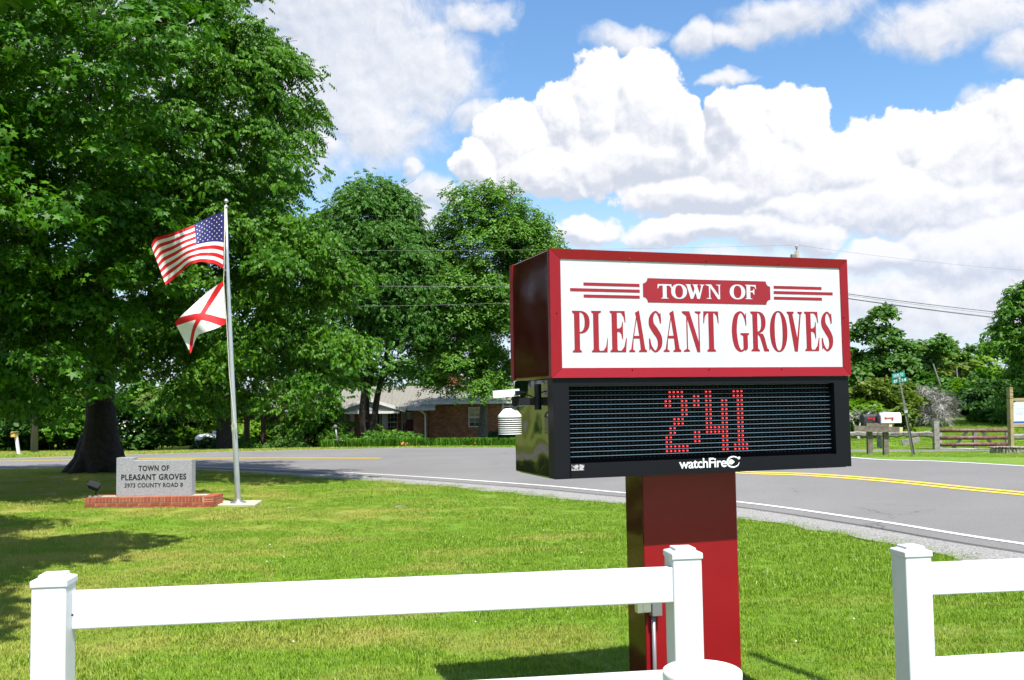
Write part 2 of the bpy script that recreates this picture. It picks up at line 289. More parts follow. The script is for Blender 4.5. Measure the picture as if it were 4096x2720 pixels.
# ------------------------------------------------------------------ mesh helpers
WL = {}
def wl(o): return WL.get(o.name, Vector((0, 0, 0))) if o else Vector((0, 0, 0))
def thing(name, label, cat, loc, group=None):
    o = D.objects.new(name, None); COL.objects.link(o); o.location = loc; o.empty_display_size = .2
    o['label'] = label; o['category'] = cat
    if group: o['group'] = group
    WL[o.name] = Vector(loc); return o
def tag(o, label=None, cat=None, group=None, kind=None):
    if label: o['label'] = label
    if cat: o['category'] = cat
    if group: o['group'] = group
    if kind: o['kind'] = kind
    return o
def link_mesh(name, me, parent=None, loc=None, label=None):
    o = D.objects.new(name, me); COL.objects.link(o)
    if parent: o.parent = parent
    if loc is not None: o.location = Vector(loc) - wl(parent)
    WL[o.name] = Vector(loc) if loc is not None else wl(parent)
    if label: o['label'] = label
    return o
class MB:
    def __init__(s): s.v = []; s.f = []; s.m = []
    def add(s, vs, fs, mi=0):
        k = len(s.v); s.v += [tuple(x) for x in vs]; s.f += [tuple(i + k for i in f) for f in fs]; s.m += [mi] * len(fs); return s
    def box(s, c, size, rot=None, mi=0, bev=0.):
        hx, hy, hz = size[0] / 2, size[1] / 2, size[2] / 2; c = Vector(c)
        if bev:
            vs = []; fs = []
            b = min(bev, hx * .9, hy * .9, hz * .9)
            sgn = [(-1, -1), (1, -1), (1, 1), (-1, 1)]
            for (k, z, q) in ((0, -hz, b), (1, -hz + b, 0), (2, hz - b, 0), (3, hz, b)):
                for (sx_, sy_) in sgn:
                    if q: vs += [(sx_ * (hx - b), sy_ * (hy - b), z)] * 2 if False else [(sx_ * (hx - b), sy_ * (hy - b), z), (sx_ * (hx - b), sy_ * (hy - b), z)]
                    else:
                        a_ = (sx_ * hx, sy_ * (hy - b), z); b_ = (sx_ * (hx - b), sy_ * hy, z)
                        vs += [a_, b_] if sx_ * sy_ < 0 else [a_, b_]
            # order the two points of each corner so that the ring runs counter-clockwise
            rings = []
            for k in range(4):
                r_ = []
                for ci, (sx_, sy_) in enumerate(sgn):
                    i0 = k * 8 + ci * 2; pa, pb = i0, i0 + 1
                    r_ += [pa, pb] if sx_ * sy_ > 0 else [pb, pa]
                rings.append(r_)
            for k in range(3):
                for j in range(8):
                    a0, a1 = rings[k][j], rings[k][(j + 1) % 8]; b0, b1 = rings[k + 1][j], rings[k + 1][(j + 1) % 8]
                    f = [a0, a1, b1, b0]
                    if k == 0 and vs[a0] == vs[a1]: f = [a0, b1, b0]
                    if k == 2 and vs[b0] == vs[b1]: f = [a0, a1, b1]
                    fs.append(f)
            fs.append([rings[0][j] for j in (6, 4, 2, 0)]); fs.append([rings[3][j] for j in (0, 2, 4, 6)])
        else:
            vs = [(x, y, z) for z in (-hz, hz) for (x, y) in ((-hx, -hy), (hx, -hy), (hx, hy), (-hx, hy))]
            fs = [(3, 2, 1, 0), (4, 5, 6, 7), (0, 1, 5, 4), (1, 2, 6, 5), (2, 3, 7, 6), (3, 0, 4, 7)]
        vs = [Vector(v) for v in vs]
        if rot is not None:
            M = rot if isinstance(rot, Matrix) else Matrix.Rotation(rot, 3, 'Z'); vs = [M @ v for v in vs]
        return s.add([v + c for v in vs], fs, mi)
    def bar(s, a, b, w, h, mi=0, up=(0, 0, 1)):
        a, b = Vector(a), Vector(b); d = (b - a); L = d.length; x = d.normalized(); u = Vector(up); y = u.cross(x)
        if y.length < 1e-4: y = Vector((0, 1, 0)).cross(x)
        y.normalize(); z = x.cross(y); M = Matrix((x, y, z)).transposed()
        return s.box((a + b) / 2, (L, w, h), M, mi)
    def tube(s, path, rad, n=8, mi=0, cap=True):
        path = [Vector(p) for p in path]; N = len(path); rad = rad if hasattr(rad, '__len__') else [rad] * N
        vs = []; ref = None
        for i, p in enumerate(path):
            d = (path[min(i + 1, N - 1)] - path[max(i - 1, 0)]).normalized()
            if ref is None: ref = Vector((0, 0, 1)) if abs(d.z) < .9 else Vector((1, 0, 0))
            x = (ref - d * ref.dot(d)).normalized(); ref = x; y = d.cross(x)
            for k in range(n):
                a = 2 * math.pi * k / n; vs.append(p + (x * math.cos(a) + y * math.sin(a)) * rad[i])
        fs = [(i * n + k, i * n + (k + 1) % n, (i + 1) * n + (k + 1) % n, (i + 1) * n + k) for i in range(N - 1) for k in range(n)]
        if cap: fs += [tuple(range(n))[::-1], tuple((N - 1) * n + k for k in range(n))]
        return s.add(vs, fs, mi)
    def lathe(s, prof, c=(0, 0, 0), n=24, M=None, mi=0):
        vs = []; c = Vector(c)
        for (r, z) in prof:
            for k in range(n):
                a = 2 * math.pi * k / n; v = Vector((r * math.cos(a), r * math.sin(a), z)); vs.append((M @ v if M else v) + c)
        N = len(prof); fs = [(i * n + k, i * n + (k + 1) % n, (i + 1) * n + (k + 1) % n, (i + 1) * n + k) for i in range(N - 1) for k in range(n)]
        if prof[0][0] > 1e-4: fs.append(tuple(range(n))[::-1])
        if prof[-1][0] > 1e-4: fs.append(tuple((N - 1) * n + k for k in range(n)))
        return s.add(vs, fs, mi)
    def mesh(s, name, mats, off=Vector((0, 0, 0)), smooth=False):
        me = D.meshes.new(name); me.from_pydata([(v[0] - off.x, v[1] - off.y, v[2] - off.z) for v in s.v], [], s.f)
        for m in (mats if isinstance(mats, (list, tuple)) else [mats]): me.materials.append(MAT[m])
        if any(s.m): me.polygons.foreach_set('material_index', s.m)
        if smooth: me.polygons.foreach_set('use_smooth', [True] * len(s.f))
        me.update(); return me
    def build(s, name, mats, parent=None, smooth=False, label=None, base=None):
        off = wl(parent) if parent else (Vector(base) if base is not None else Vector((0, 0, 0)))
        me = s.mesh(name, mats, off, smooth); o = link_mesh(name, me, parent, None, label)
        if not parent and base is not None: o.location = base; WL[o.name] = Vector(base)
        if smooth == 'auto':
            pass
        return o
def soft(o, w, seg=2):
    b = o.modifiers.new('bevel', 'BEVEL'); b.width = w; b.segments = seg; b.limit_method = 'ANGLE'; b.angle_limit = R(40); return o
def eval_mesh(ob):
    dg = bpy.context.evaluated_depsgraph_get(); me = D.meshes.new_from_object(ob.evaluated_get(dg)); return me
def curve_poly(splines):                     # filled outline (holes allowed) -> verts, faces
    cu = D.curves.new('outline', 'CURVE'); cu.dimensions = '2D'; cu.fill_mode = 'BOTH'
    for pts in splines:
        sp = cu.splines.new('POLY'); sp.points.add(len(pts) - 1)
        for p, q in zip(sp.points, pts): p.co = (q[0], q[1], 0, 1)
        sp.use_cyclic_u = True
    ob = D.objects.new('outline', cu); COL.objects.link(ob); me = eval_mesh(ob)
    vs = [tuple(v.co[:2]) for v in me.vertices]; fs = [tuple(p.vertices) for p in me.polygons]
    D.objects.remove(ob); D.curves.remove(cu); D.meshes.remove(me); return vs, fs
def text_poly(s, spacing=1., bold=0.):
    cu = D.curves.new('text', 'FONT'); cu.body = s; cu.size = 1; cu.space_character = spacing; cu.offset = bold; cu.resolution_u = 3
    ob = D.objects.new('text', cu); COL.objects.link(ob); me = eval_mesh(ob)
    vs = np.array([v.co[:2] for v in me.vertices]); fs = [tuple(p.vertices) for p in me.polygons]
    D.objects.remove(ob); D.curves.remove(cu); D.meshes.remove(me)
    lo = vs.min(0); hi = vs.max(0); vs = (vs - lo) / (hi - lo); return [tuple(v) for v in vs], fs

# ------------------------------------------------------------------ terrain
ctrl = [(x, y, z) for (x, y, z) in ((-8, -3, .1), (8, -3, .1), (0, 0, .08), (0, 4, .05), (3.5, 5, 0), (-3, 8, 0.0), (1.3, 6.5, 0), (3, 9, .02), (-8, 9, .06), (0, 14, .08))]
PIX = [(338, 2033, 19), (854, 2027, 19), (953, 2023, 19.4), (400, 1887, 28.5),
       (4096, 2190, 12.35), (3470, 2092, 15.2), (2954, 2018, 17.9), (2500, 1981, 20), (2100, 1945, 22.4), (1522, 1905, 26), (1000, 1880, 29), (600, 1872, 31), (0, 1871, 32.5),
       (4096, 1985, 17.0), (3600, 1932, 20), (2954, 1897, 22.9), (1522, 1839, 34), (1000, 1838, 35), (500, 1841, 36), (0, 1850, 36),
       (4096, 1873, 21.4), (3402, 1836, 24.6), (2100, 1795, 41), (1652, 1795, 42), (1000, 1810, 40.5), (606, 1821, 39.5), (0, 1840, 38.6),
       (3480, 1820, 28), (3660, 1824, 28.5), (4040, 1809, 31), (3900, 1797, 47), (3400, 1792, 50), (3400, 1806, 37.5), (3900, 1809, 37.5), (4250, 1812, 37), (3000, 1803, 38), (3670, 1696, 66), (3900, 1650, 95), (3500, 1640, 95),
       (1700, 1770, 62), (1113, 1775, 62), (792, 1797, 58), (100, 1815, 47), (2050, 1772, 60), (1400, 1650, 100), (400, 1700, 80), (2700, 1700, 70)]
ctrl += [tuple(P(*q)) for q in PIX]
ctrl += [(-60, 40, .2), (60, 10, .2), (-40, 0, .2), (60, 60, .2), (-60, 100, .4), (80, 110, .8), (0, 140, .6), (0, -20, .1)]
C_ = np.array(ctrl)
def _phi(r2): return np.where(r2 > 0, .5 * r2 * np.log(np.maximum(r2, 1e-9)), 0)
_n = len(C_); _d2 = ((C_[:, None, :2] - C_[None, :, :2]) ** 2).sum(-1)
_A = np.zeros((_n + 3, _n + 3)); _A[:_n, :_n] = _phi(_d2) + np.eye(_n) * 1.5; _A[:_n, _n] = 1; _A[:_n, _n + 1:] = C_[:, :2]; _A[_n, :_n] = 1; _A[_n + 1:, :_n] = C_[:, :2].T
_w = np.linalg.solve(_A, np.concatenate([C_[:, 2], [0, 0, 0]]))
def gz(x, y):
    x = np.atleast_1d(np.asarray(x, float)); y = np.atleast_1d(np.asarray(y, float)); out = np.empty_like(x)
    for i in range(0, len(x), 20000):
        xx, yy = x[i:i + 20000], y[i:i + 20000]
        d2 = (xx[:, None] - C_[None, :, 0]) ** 2 + (yy[:, None] - C_[None, :, 1]) ** 2
        z = _phi(d2) @ _w[:_n] + _w[_n] + _w[_n + 1] * xx + _w[_n + 2] * yy
        r = np.hypot(xx, yy - 30); k = np.clip((r - 90) / 60, 0, 1); k = k * k * (3 - 2 * k)
        out[i:i + 20000] = z * (1 - k) + .3 * k
    return out
def G1(x, y): return float(gz(x, y)[0])
def on_ground(px, py, Y): p = P(px, py, Y); return Vector((p.x, p.y, G1(p.x, p.y)))
def grid_obj(name, xs, ys, matn, dz=0., mask=None):
    X, Y = np.meshgrid(xs, ys); x, y = X.ravel(), Y.ravel(); z = gz(x, y) + dz; nx, ny = len(xs), len(ys)
    me = D.meshes.new(name); me.vertices.add(nx * ny); me.vertices.foreach_set('co', np.stack([x, y, z], 1).ravel())
    i = np.arange(nx - 1)[None, :] + np.arange(ny - 1)[:, None] * nx; q = np.stack([i, i + 1, i + nx + 1, i + nx], -1).reshape(-1, 4)
    me.loops.add(q.size); me.loops.foreach_set('vertex_index', q.ravel().astype(np.int32)); me.polygons.add(len(q))
    me.polygons.foreach_set('loop_start', (np.arange(len(q)) * 4).astype(np.int32)); me.polygons.foreach_set('use_smooth', [True] * len(q)); me.update(calc_edges=True)
    me.materials.append(MAT[matn]); return link_mesh(name, me)
def axis(a, b, fine_a, fine_b, step):
    m = np.arange(fine_a, fine_b + 1e-6, step); lo = []; v = fine_a; s_ = step
    while v > a: s_ *= 1.35; v -= s_; lo.append(v)
    hi = []; v = fine_b; s_ = step
    while v < b: s_ *= 1.35; v += s_; hi.append(v)
    return np.concatenate([lo[::-1], m, hi])
tag(grid_obj('ground', axis(-1500, 1500, -34, 34, .4), axis(-400, 2000, -4, 70, .4), 'turf'), 'mown grass ground of the lawn, verges and field', kind='structure')

def catmull(pts, n=14):
    pts = [np.array(p, float) for p in pts]; out = []
    for i in range(len(pts) - 1):
        p0 = pts[max(i - 1, 0)]; p1 = pts[i]; p2 = pts[i + 1]; p3 = pts[min(i + 2, len(pts) - 1)]
        for k in range(n):
            t_ = k / n; out.append(.5 * ((2 * p1) + (-p0 + p2) * t_ + (2 * p0 - 5 * p1 + 4 * p2 - p3) * t_ ** 2 + (-p0 + 3 * p1 - 3 * p2 + p3) * t_ ** 3))
    out.append(pts[-1]); return np.array(out)
def gxy(px, py, Y): p = P(px, py, Y); return (p.x, p.y)
near = [(11, 2), (8.6, 8)] + [gxy(*q) for q in ((4096, 2190, 12.35), (3470, 2091, 15.2), (2954, 2017, 17.9), (2500, 1980, 20), (2100, 1944, 22.4), (1522, 1904, 26), (1000, 1879, 29), (600, 1871, 31), (0, 1870, 32.5))] + [(-30, 34.5), (-50, 36.5), (-75, 37)]
far = [(17.8, 9.5), (14.2, 16.5)] + [gxy(*q) for q in ((4096, 1873, 21.4), (3750, 1853, 23.0), (3402, 1836, 24.6), (2900, 1812, 32), (2500, 1797, 38), (2100, 1794, 41), (1652, 1794, 42), (1000, 1809, 40.5), (606, 1820, 39.5), (0, 1839, 38.9))] + [(-30, 40.2), (-50, 41.5), (-75, 42)]
nearC, farC = catmull(near), catmull(far)
def resample(c, n):
    d = np.r_[0, np.cumsum(np.hypot(*np.diff(c, axis=0).T))]; s_ = np.linspace(0, d[-1], n); return np.stack([np.interp(s_, d, c[:, 0]), np.interp(s_, d, c[:, 1])], 1)
def strip(name, A, B, matn, dz, cols=10, skirt=0., jag=None):
    n = len(A); vs = []; T = np.linspace(0, 1, cols)
    pts = (A[:, None, :] * (1 - T)[None, :, None] + B[:, None, :] * T[None, :, None]).reshape(-1, 2)
    z = gz(pts[:, 0], pts[:, 1]) + dz; m = MB(); V = [(p[0], p[1], q) for p, q in zip(pts, z)]
    Fc = [(i * cols + j, (i + 1) * cols + j, (i + 1) * cols + j + 1, i * cols + j + 1) for i in range(n - 1) for j in range(cols - 1)]
    # winding upwards
    a, b, c = (Vector(V[k]) for k in Fc[0][:3])
    if (b - a).cross(c - a).z < 0: Fc = [f[::-1] for f in Fc]
    m.add(V, Fc)
    if skirt:
        for (j) in (0, cols - 1):
            k = len(m.v); e = [V[i * cols + j] for i in range(n)]; sgn = (-1 if j == 0 else 1)
            E = []
            for i in range(n):
                d = (A[i] - B[i]) * (1 if j == 0 else -1); d = d / (np.hypot(*d) + 1e-9); E += [e[i], (e[i][0] + d[0] * .05, e[i][1] + d[1] * .05, e[i][2] - skirt)]
            m.add(E, [(2 * i, 2 * i + 1, 2 * i + 3, 2 * i + 2) for i in range(n - 1)])
    return m.build(name, matn, smooth=False)
NR = 260
A_, B_ = resample(nearC, NR), resample(farC, NR)
def offset(c, d):
    tg = np.gradient(c, axis=0); tg /= np.hypot(tg[:, 0], tg[:, 1])[:, None]; nrm = np.stack([-tg[:, 1], tg[:, 0]], 1); return c + nrm * d
inner = offset(A_, .42) ; 
if np.hypot(*(inner[100] - B_[100])) < np.hypot(*(A_[100] - B_[100])): inner = offset(A_, -.42); SG = -1
else: SG = 1
outer = offset(B_, -.25 * SG)
tag(strip('road', inner, outer, 'asphalt', .045, 26, .08), 'grey two lane asphalt road curving past the lawn', kind='structure')
rng = np.random.default_rng(5)
jag = np.convolve(rng.uniform(-.35, .45, NR), [.25, .5, .25], 'same')
gv = inner + (offset(inner, SG * 1.) - inner) * (.78 + jag * .9)[:, None]
tag(strip('gravel_shoulder', inner, gv, 'gravel_mat', .022, 4), 'pale gravel shoulder between road and lawn', kind='structure')
tag(strip('edge_line', offset(A_, -.055), offset(A_, .055), 'line_white', .052, 2), 'white painted line along the near road edge', kind='structure')
sel = slice(0, NR)
def part_of(c, f0, f1): return c[int(len(c) * f0):int(len(c) * f1)]
fw = B_; k_r = np.argmin(np.hypot(fw[:, 0] - P(3300, 1836, 25).x, fw[:, 1] - 25)); k_l = np.argmin(np.abs(fw[:, 0] - P(1652, 1795, 42).x))
tag(strip('edge_line', offset(fw[:k_r], -.055), offset(fw[:k_r], .055), 'line_white', .052, 2), 'white painted line on the far edge right of the junction', kind='structure')
tag(strip('edge_line', offset(fw[k_l:], -.055), offset(fw[k_l:], .055), 'line_white', .052, 2), 'white painted line on the far edge left of the junction', kind='structure')
yr = catmull([(14.6, 4), (11.9, 10.2)] + [gxy(*q) for q in ((4096, 1985, 17.0), (3600, 1938, 19.8), (3250, 1913, 21.6), (2954, 1896, 22.9))] + [(5.0, 24.6), (3.2, 26.6)])
yl = catmull([gxy(*q) for q in ((1522, 1838, 34), (1250, 1837, 34.6), (1000, 1838, 35), (500, 1841, 36), (0, 1850, 36))] + [(-30, 37.5), (-50, 39), (-75, 39.5)])
for c, lb in ((yr, 'right of the sign'), (yl, 'left of the junction')):
    for sgn in (-1, 1):
        m_ = offset(c, sgn * .14); tag(strip('centre_line', offset(m_, -.075), offset(m_, .075), 'line_yellow', .052, 2), 'yellow painted centre line %s, %s stripe' % (lb, 'inner' if sgn < 0 else 'outer'), kind='structure')
# side road towards the field fence
sr = catmull([gxy(2600, 1800, 40), gxy(3100, 1800, 38), gxy(3400, 1806, 37.5), gxy(3800, 1808, 37.5), gxy(4250, 1812, 37)])
tag(strip('side_road', offset(sr, -1.6), offset(sr, 1.6), 'asphalt', .08, 8, .1), 'narrow side road behind the mailboxes', kind='structure')

# ------------------------------------------------------------------ grass blades
def grass_patch(name, size, n, hmin, hmax, wid, seed, loc):
    r = np.random.default_rng(seed); x = r.uniform(-size / 2, size / 2, n); y = r.uniform(-size / 2, size / 2, n)
    cl = .5 + .5 * np.sin(x * 9 / size + 2 * seed) * np.cos(y * 8 / size + seed); h = (hmin + (hmax - hmin) * r.random(n) ** 1.6) * (.6 + .6 * cl)
    a = r.uniform(0, 6.283, n); lean = r.uniform(.2, .95, n) * h; b = a + r.uniform(-.6, .6, n) + 1.57
    w = wid * r.uniform(.7, 1.3, n); dx, dy = np.cos(a), np.sin(a); ex, ey = np.cos(b), np.sin(b)
    v = np.empty((n, 5, 3)); 
    v[:, 0] = np.stack([x - dx * w, y - dy * w, -.02 + 0 * x], 1); v[:, 1] = np.stack([x + dx * w, y + dy * w, -.02 + 0 * x], 1)
    v[:, 2] = np.stack([x + dx * w * .7 + ex * lean * .4, y + dy * w * .7 + ey * lean * .4, h * .62], 1); v[:, 3] = np.stack([x - dx * w * .7 + ex * lean * .4, y - dy * w * .7 + ey * lean * .4, h * .62], 1)
    v[:, 4] = np.stack([x + ex * lean, y + ey * lean, h * .95], 1)
    k = np.arange(n)[:, None] * 5; tri = np.concatenate([k + [0, 1, 2], k + [0, 2, 3], k + [3, 2, 4]], 1).reshape(-1, 3)
    me = D.meshes.new(name); me.vertices.add(n * 5); me.vertices.foreach_set('co', v.ravel()); me.loops.add(tri.size); me.loops.foreach_set('vertex_index', tri.ravel().astype(np.int32))
    me.polygons.add(len(tri)); me.polygons.foreach_set('loop_start', (np.arange(len(tri)) * 3).astype(np.int32)); me.update(calc_edges=True); me.materials.append(MAT['grass_blade'])
    o = link_mesh(name, me); o.location = loc; tag(o, kind='stuff'); return o
def gn_scatter(name, src, pts, rot, scl, label):
    me = D.meshes.new(name); me.vertices.add(len(pts)); me.vertices.foreach_set('co', np.asarray(pts, float).ravel())
    a = me.attributes.new('rotv', 'FLOAT_VECTOR', 'POINT'); a.data.foreach_set('vector', np.stack([0 * rot, 0 * rot, rot], 1).ravel())
    b = me.attributes.new('sclv', 'FLOAT', 'POINT'); b.data.foreach_set('value', scl)
    o = link_mesh(name, me); ng = D.node_groups.new(name, 'GeometryNodeTree'); ng.interface.new_socket('Geometry', in_out='INPUT', socket_type='NodeSocketGeometry'); ng.interface.new_socket('Geometry', in_out='OUTPUT', socket_type='NodeSocketGeometry')
    n = NT(ng); i = n.new('NodeGroupInput'); u = n.new('NodeGroupOutput'); ins = n.new('GeometryNodeInstanceOnPoints'); oi = n.new('GeometryNodeObjectInfo'); oi.inputs[0].default_value = src
    ra = n.new('GeometryNodeInputNamedAttribute', data_type='FLOAT_VECTOR'); ra.inputs[0].default_value = 'rotv'; sa = n.new('GeometryNodeInputNamedAttribute', data_type='FLOAT'); sa.inputs[0].default_value = 'sclv'
    n.l.new(i.outputs[0], ins.inputs['Points']); n.l.new(oi.outputs['Geometry'], ins.inputs['Instance']); n.l.new(ra.outputs[0], ins.inputs['Rotation']); n.l.new(sa.outputs[0], ins.inputs['Scale']); n.l.new(ins.outputs[0], u.inputs[0])
    md = o.modifiers.new('scatter', 'NODES'); md.node_group = ng; tag(o, label, kind='stuff'); return o
gvx = np.array(gv)
def near_side(x, y):                 # inside the lawn (camera side of the gravel)
    d = (x[:, None] - gvx[None, :, 0]) ** 2 + (y[:, None] - gvx[None, :, 1]) ** 2; k = d.argmin(1)
    tg = np.gradient(gvx, axis=0)[k]; side = tg[:, 0] * (y - gvx[k, 1]) - tg[:, 1] * (x - gvx[k, 0])
    ref = np.gradient(gvx, axis=0)[100]; rs = ref[0] * (5 - gvx[100, 1]) - ref[1] * (0 - gvx[100, 0])
    return (side * np.sign(rs) > 0) & (d.min(1) > .02)
PL0, PL1 = P(338, 2033, 19), P(854, 2027, 19)
def lawn_points(sp, y0, y1, seed):
    r = np.random.default_rng(seed); xs = np.arange(-20, 12, sp); ys = np.arange(y0, y1, sp); X, Y = np.meshgrid(xs, ys); x = X.ravel() + r.uniform(-sp / 2, sp / 2, X.size); y = Y.ravel() + r.uniform(-sp / 2, sp / 2, X.size)
    k = (np.abs(x) < .60 * y + 1.0) & near_side(x, y)
    k &= ~((x > PL0.x - .12) & (x < PL1.x + .85) & (y > 18.75) & (y < 20.1))
    x, y = x[k], y[k]; return np.stack([x, y, gz(x, y)], 1)
src = [grass_patch('grass', .5, 1000, .016, .040, .0021, i + 1, (-2 + i, 5.4, 0)) for i in range(3)] + [grass_patch('grass', .5, 300, .03, .068, .0034, 9, (2.6, 8, 0))]
for s_ in src: s_['label'] = 'patch of short mown grass blades'
pn = lawn_points(.36, 4.2, 15, 3); pf = lawn_points(.46, 15, 33, 4)
for i in range(3):
    pts = np.concatenate([pn[i::3], pf[i::3]]); r_ = np.random.default_rng(i); gn_scatter('grass', src[i], pts, r_.uniform(0, 6.28, len(pts)), r_.uniform(.85, 1.3, len(pts)), 'short mown grass blades covering the lawn')
# ragged longer tufts, mostly in the lush part and along the gravel
pt = lawn_points(.42, 4.5, 26, 11); lush = np.sin(pt[:, 0] * 1.1 + 1.3 * np.sin(pt[:, 1] * .8)) * np.sin(pt[:, 1] * 1.3 + pt[:, 0] * .5) + np.clip(pt[:, 0] * .12, -.7, .8); r_ = np.random.default_rng(3); keep = lush + r_.normal(0, .35, len(pt)) > .25
pt = pt[keep]; gn_scatter('grass', src[3], pt, r_.uniform(0, 6.28, len(pt)), r_.uniform(.7, 1.25, len(pt)), 'longer grass tufts on the right of the lawn')
gl = []
for i in range(0, NR):
    for q in range(5):
        b = gvx[i] + r_.uniform(-.22, .22, 2); 
        if abs(b[0]) < .62 * b[1] + 1: gl.append((b[0], b[1], G1(b[0], b[1])))
if gl:
    gl = np.array(gl); gn_scatter('grass', src[3], gl, r_.uniform(0, 6.28, len(gl)), r_.uniform(.5, 1.0, len(gl)), 'ragged grass fringe creeping over the gravel edge')
# field and verge grass beyond the road
vx = []
for (x0, x1, y0, y1, sp) in ((3395, 4200, 25.8, 33, .5),):
    for y in np.arange(y0, y1, sp):
        for x in np.arange((x0 - CX) / F * y, (x1 - CX) / F * y, sp): vx.append((x + r_.uniform(-.2, .2), y + r_.uniform(-.2, .2)))
vx = np.array([v for v in vx if np.min(np.hypot(B_[:, 0] - v[0], B_[:, 1] - v[1])) > .5 and np.min(np.hypot(sr[:, 0] - v[0], sr[:, 1] - v[1])) > 1.8])
vz = gz(vx[:, 0], vx[:, 1]); gn_scatter('grass', src[3], np.c_[vx, vz], r_.uniform(0, 6.28, len(vx)), r_.uniform(.5, .9, len(vx)), 'rough grass on the verge by the mailboxes')
vx = np.stack([r_.uniform(8, 52, 9000), r_.uniform(40, 96, 9000)], 1); vx = vx[(vx[:, 0] > .33 * vx[:, 1]) & (vx[:, 0] < .57 * vx[:, 1])]
vz = gz(vx[:, 0], vx[:, 1]); gn_scatter('grass', src[3], np.c_[vx, vz], r_.uniform(0, 6.28, len(vx)), 1.3 + np.clip((vx[:, 1] - 50) / 20, 0, 2.), 'tall meadow grass in the field behind the gate')
vx = np.stack([r_.uniform(-36, 2, 6000), r_.uniform(41, 60, 6000)], 1); vx = vx[[np.min(np.hypot(B_[:, 0] - v[0], B_[:, 1] - v[1])) > .6 and v[1] > np.interp(v[0], B_[::-1, 0], B_[::-1, 1]) for v in vx]]
vz = gz(vx[:, 0], vx[:, 1]); gn_scatter('grass', src[3], np.c_[vx, vz], r_.uniform(0, 6.28, len(vx)), r_.uniform(1.2, 2.0, len(vx)), 'rough grass on the far verge in front of the house')

# ================================================================== THE TOWN SIGN
ZL, ZR = 5.75, 5.75 * 1.116
def avg(*a): return sum(a) / len(a)
z_top = avg(P(2207, 995, ZL).z, P(3392, 1036, ZR).z); z_mid = avg(P(2219, 1514.5, ZL).z, P(3407, 1500, ZR).z); z_bot = avg(P(2219, 1919, ZL).z, P(3401, 1864, ZR).z)
SA = P(2213, 1450, ZL); SB = P(3397, 1450, ZR); SA = Vector((SA.x, SA.y, 0)); SB = Vector((SB.x, SB.y, 0))
SW = (SB - SA).length; sxv = (SB - SA).normalized(); syv = Vector((-sxv.y, sxv.x, 0)); SD = .74     # s along the front, d into the depth
SGR = G1(*(SA + sxv * SW * .5).to_tuple()[:2])
sign = thing('town_sign', 'large red and white town sign with black LED message board on a red pylon', 'sign', (SA + sxv * SW * .5 + syv * SD * .5 + Vector((0, 0, SGR))))
SM = Matrix((sxv, syv, Vector((0, 0, 1)))).transposed()
def S3(s, d, z): return SA + sxv * s + syv * d + Vector((0, 0, z))
def sbox(m, s0, s1, d0, d1, z0, z1, mi=0, bev=0.): return m.box(S3((s0 + s1) / 2, (d0 + d1) / 2, (z0 + z1) / 2), (s1 - s0, d1 - d0, z1 - z0), SM, mi, bev)
def SP(px, py):                       # pixel -> (s, z) on the sign front
    o = Vector((0, 0, EYE)); d = ray(px, py); k = (SA - Vector((0, 0, 0))).dot(syv) / d.dot(syv); q = o + d * k; return (q - SA).dot(sxv), q.z
OV = .012
m = MB(); sbox(m, -OV, SW + OV, .03, SD + OV, z_mid, z_top, bev=.008); soft(m.build('upper_cabinet', 'gloss_red', sign), .006)
s_l = SP(2000 + 388 / 1.568, 950 + 480 / 1.568)[0]; s_r = SP(2000 + 2147 / 1.568, 950 + 480 / 1.568)[0]
z_ft = avg(SP(2000 + 382 / 1.568, 950 + 137 / 1.568)[1], SP(2000 + 2143 / 1.568, 950 + 186 / 1.568)[1]); z_fb = avg(SP(2000 + 395 / 1.568, 950 + 822 / 1.568)[1], SP(2000 + 2152 / 1.568, 950 + 807 / 1.568)[1])
# mitred retainer frame, slightly sloped inwards
def frame_side(a, b, c, d_):          # outer a,b inner c,d (s,z)
    m = MB(); o_ = [a, b, c, d_]; dd = [.0, .0, .010, .010]
    vs = [S3(q[0], dd[i], q[1]) for i, q in enumerate(o_)] + [S3(q[0], .034, q[1]) for q in o_]
    m.add(vs, [(0, 1, 2, 3), (1, 0, 4, 5), (2, 1, 5, 6), (3, 2, 6, 7), (0, 3, 7, 4)]); return m.build('frame_side', 'sign_red', sign)
g_ = .0012
oA, oB, oC, oD = (-OV, z_mid), (SW + OV, z_mid), (SW + OV, z_top), (-OV, z_top); iA, iB, iC, iD = (s_l, z_fb), (s_r, z_fb), (s_r, z_ft), (s_l, z_ft)
frame_side((oA[0] + g_, oA[1]), (oB[0] - g_, oB[1]), (iB[0] - g_, iB[1]), (iA[0] + g_, iA[1])); frame_side((oC[0] - g_, oC[1]), (oD[0] + g_, oD[1]), (iD[0] + g_, iD[1]), (iC[0] - g_, iC[1]))
frame_side((oB[0], oB[1] + g_), (oC[0], oC[1] - g_), (iC[0], iC[1] - g_), (iB[0], iB[1] + g_)); frame_side((oD[0], oD[1] - g_), (oA[0], oA[1] + g_), (iA[0], iA[1] + g_), (iD[0], iD[1] - g_))
m = MB(); sbox(m, s_l - .01, s_r + .01, .016, .0295, z_fb - .01, z_ft + .01); face = m.build('face_panel', 'sign_white', sign)
# trim on the left edge of the back
m = MB(); sbox(m, -OV - .006, -OV + .02, SD - .045, SD + OV + .006, z_mid + .004, z_top - .004); m.build('corner_trim', 'sign_red', sign)

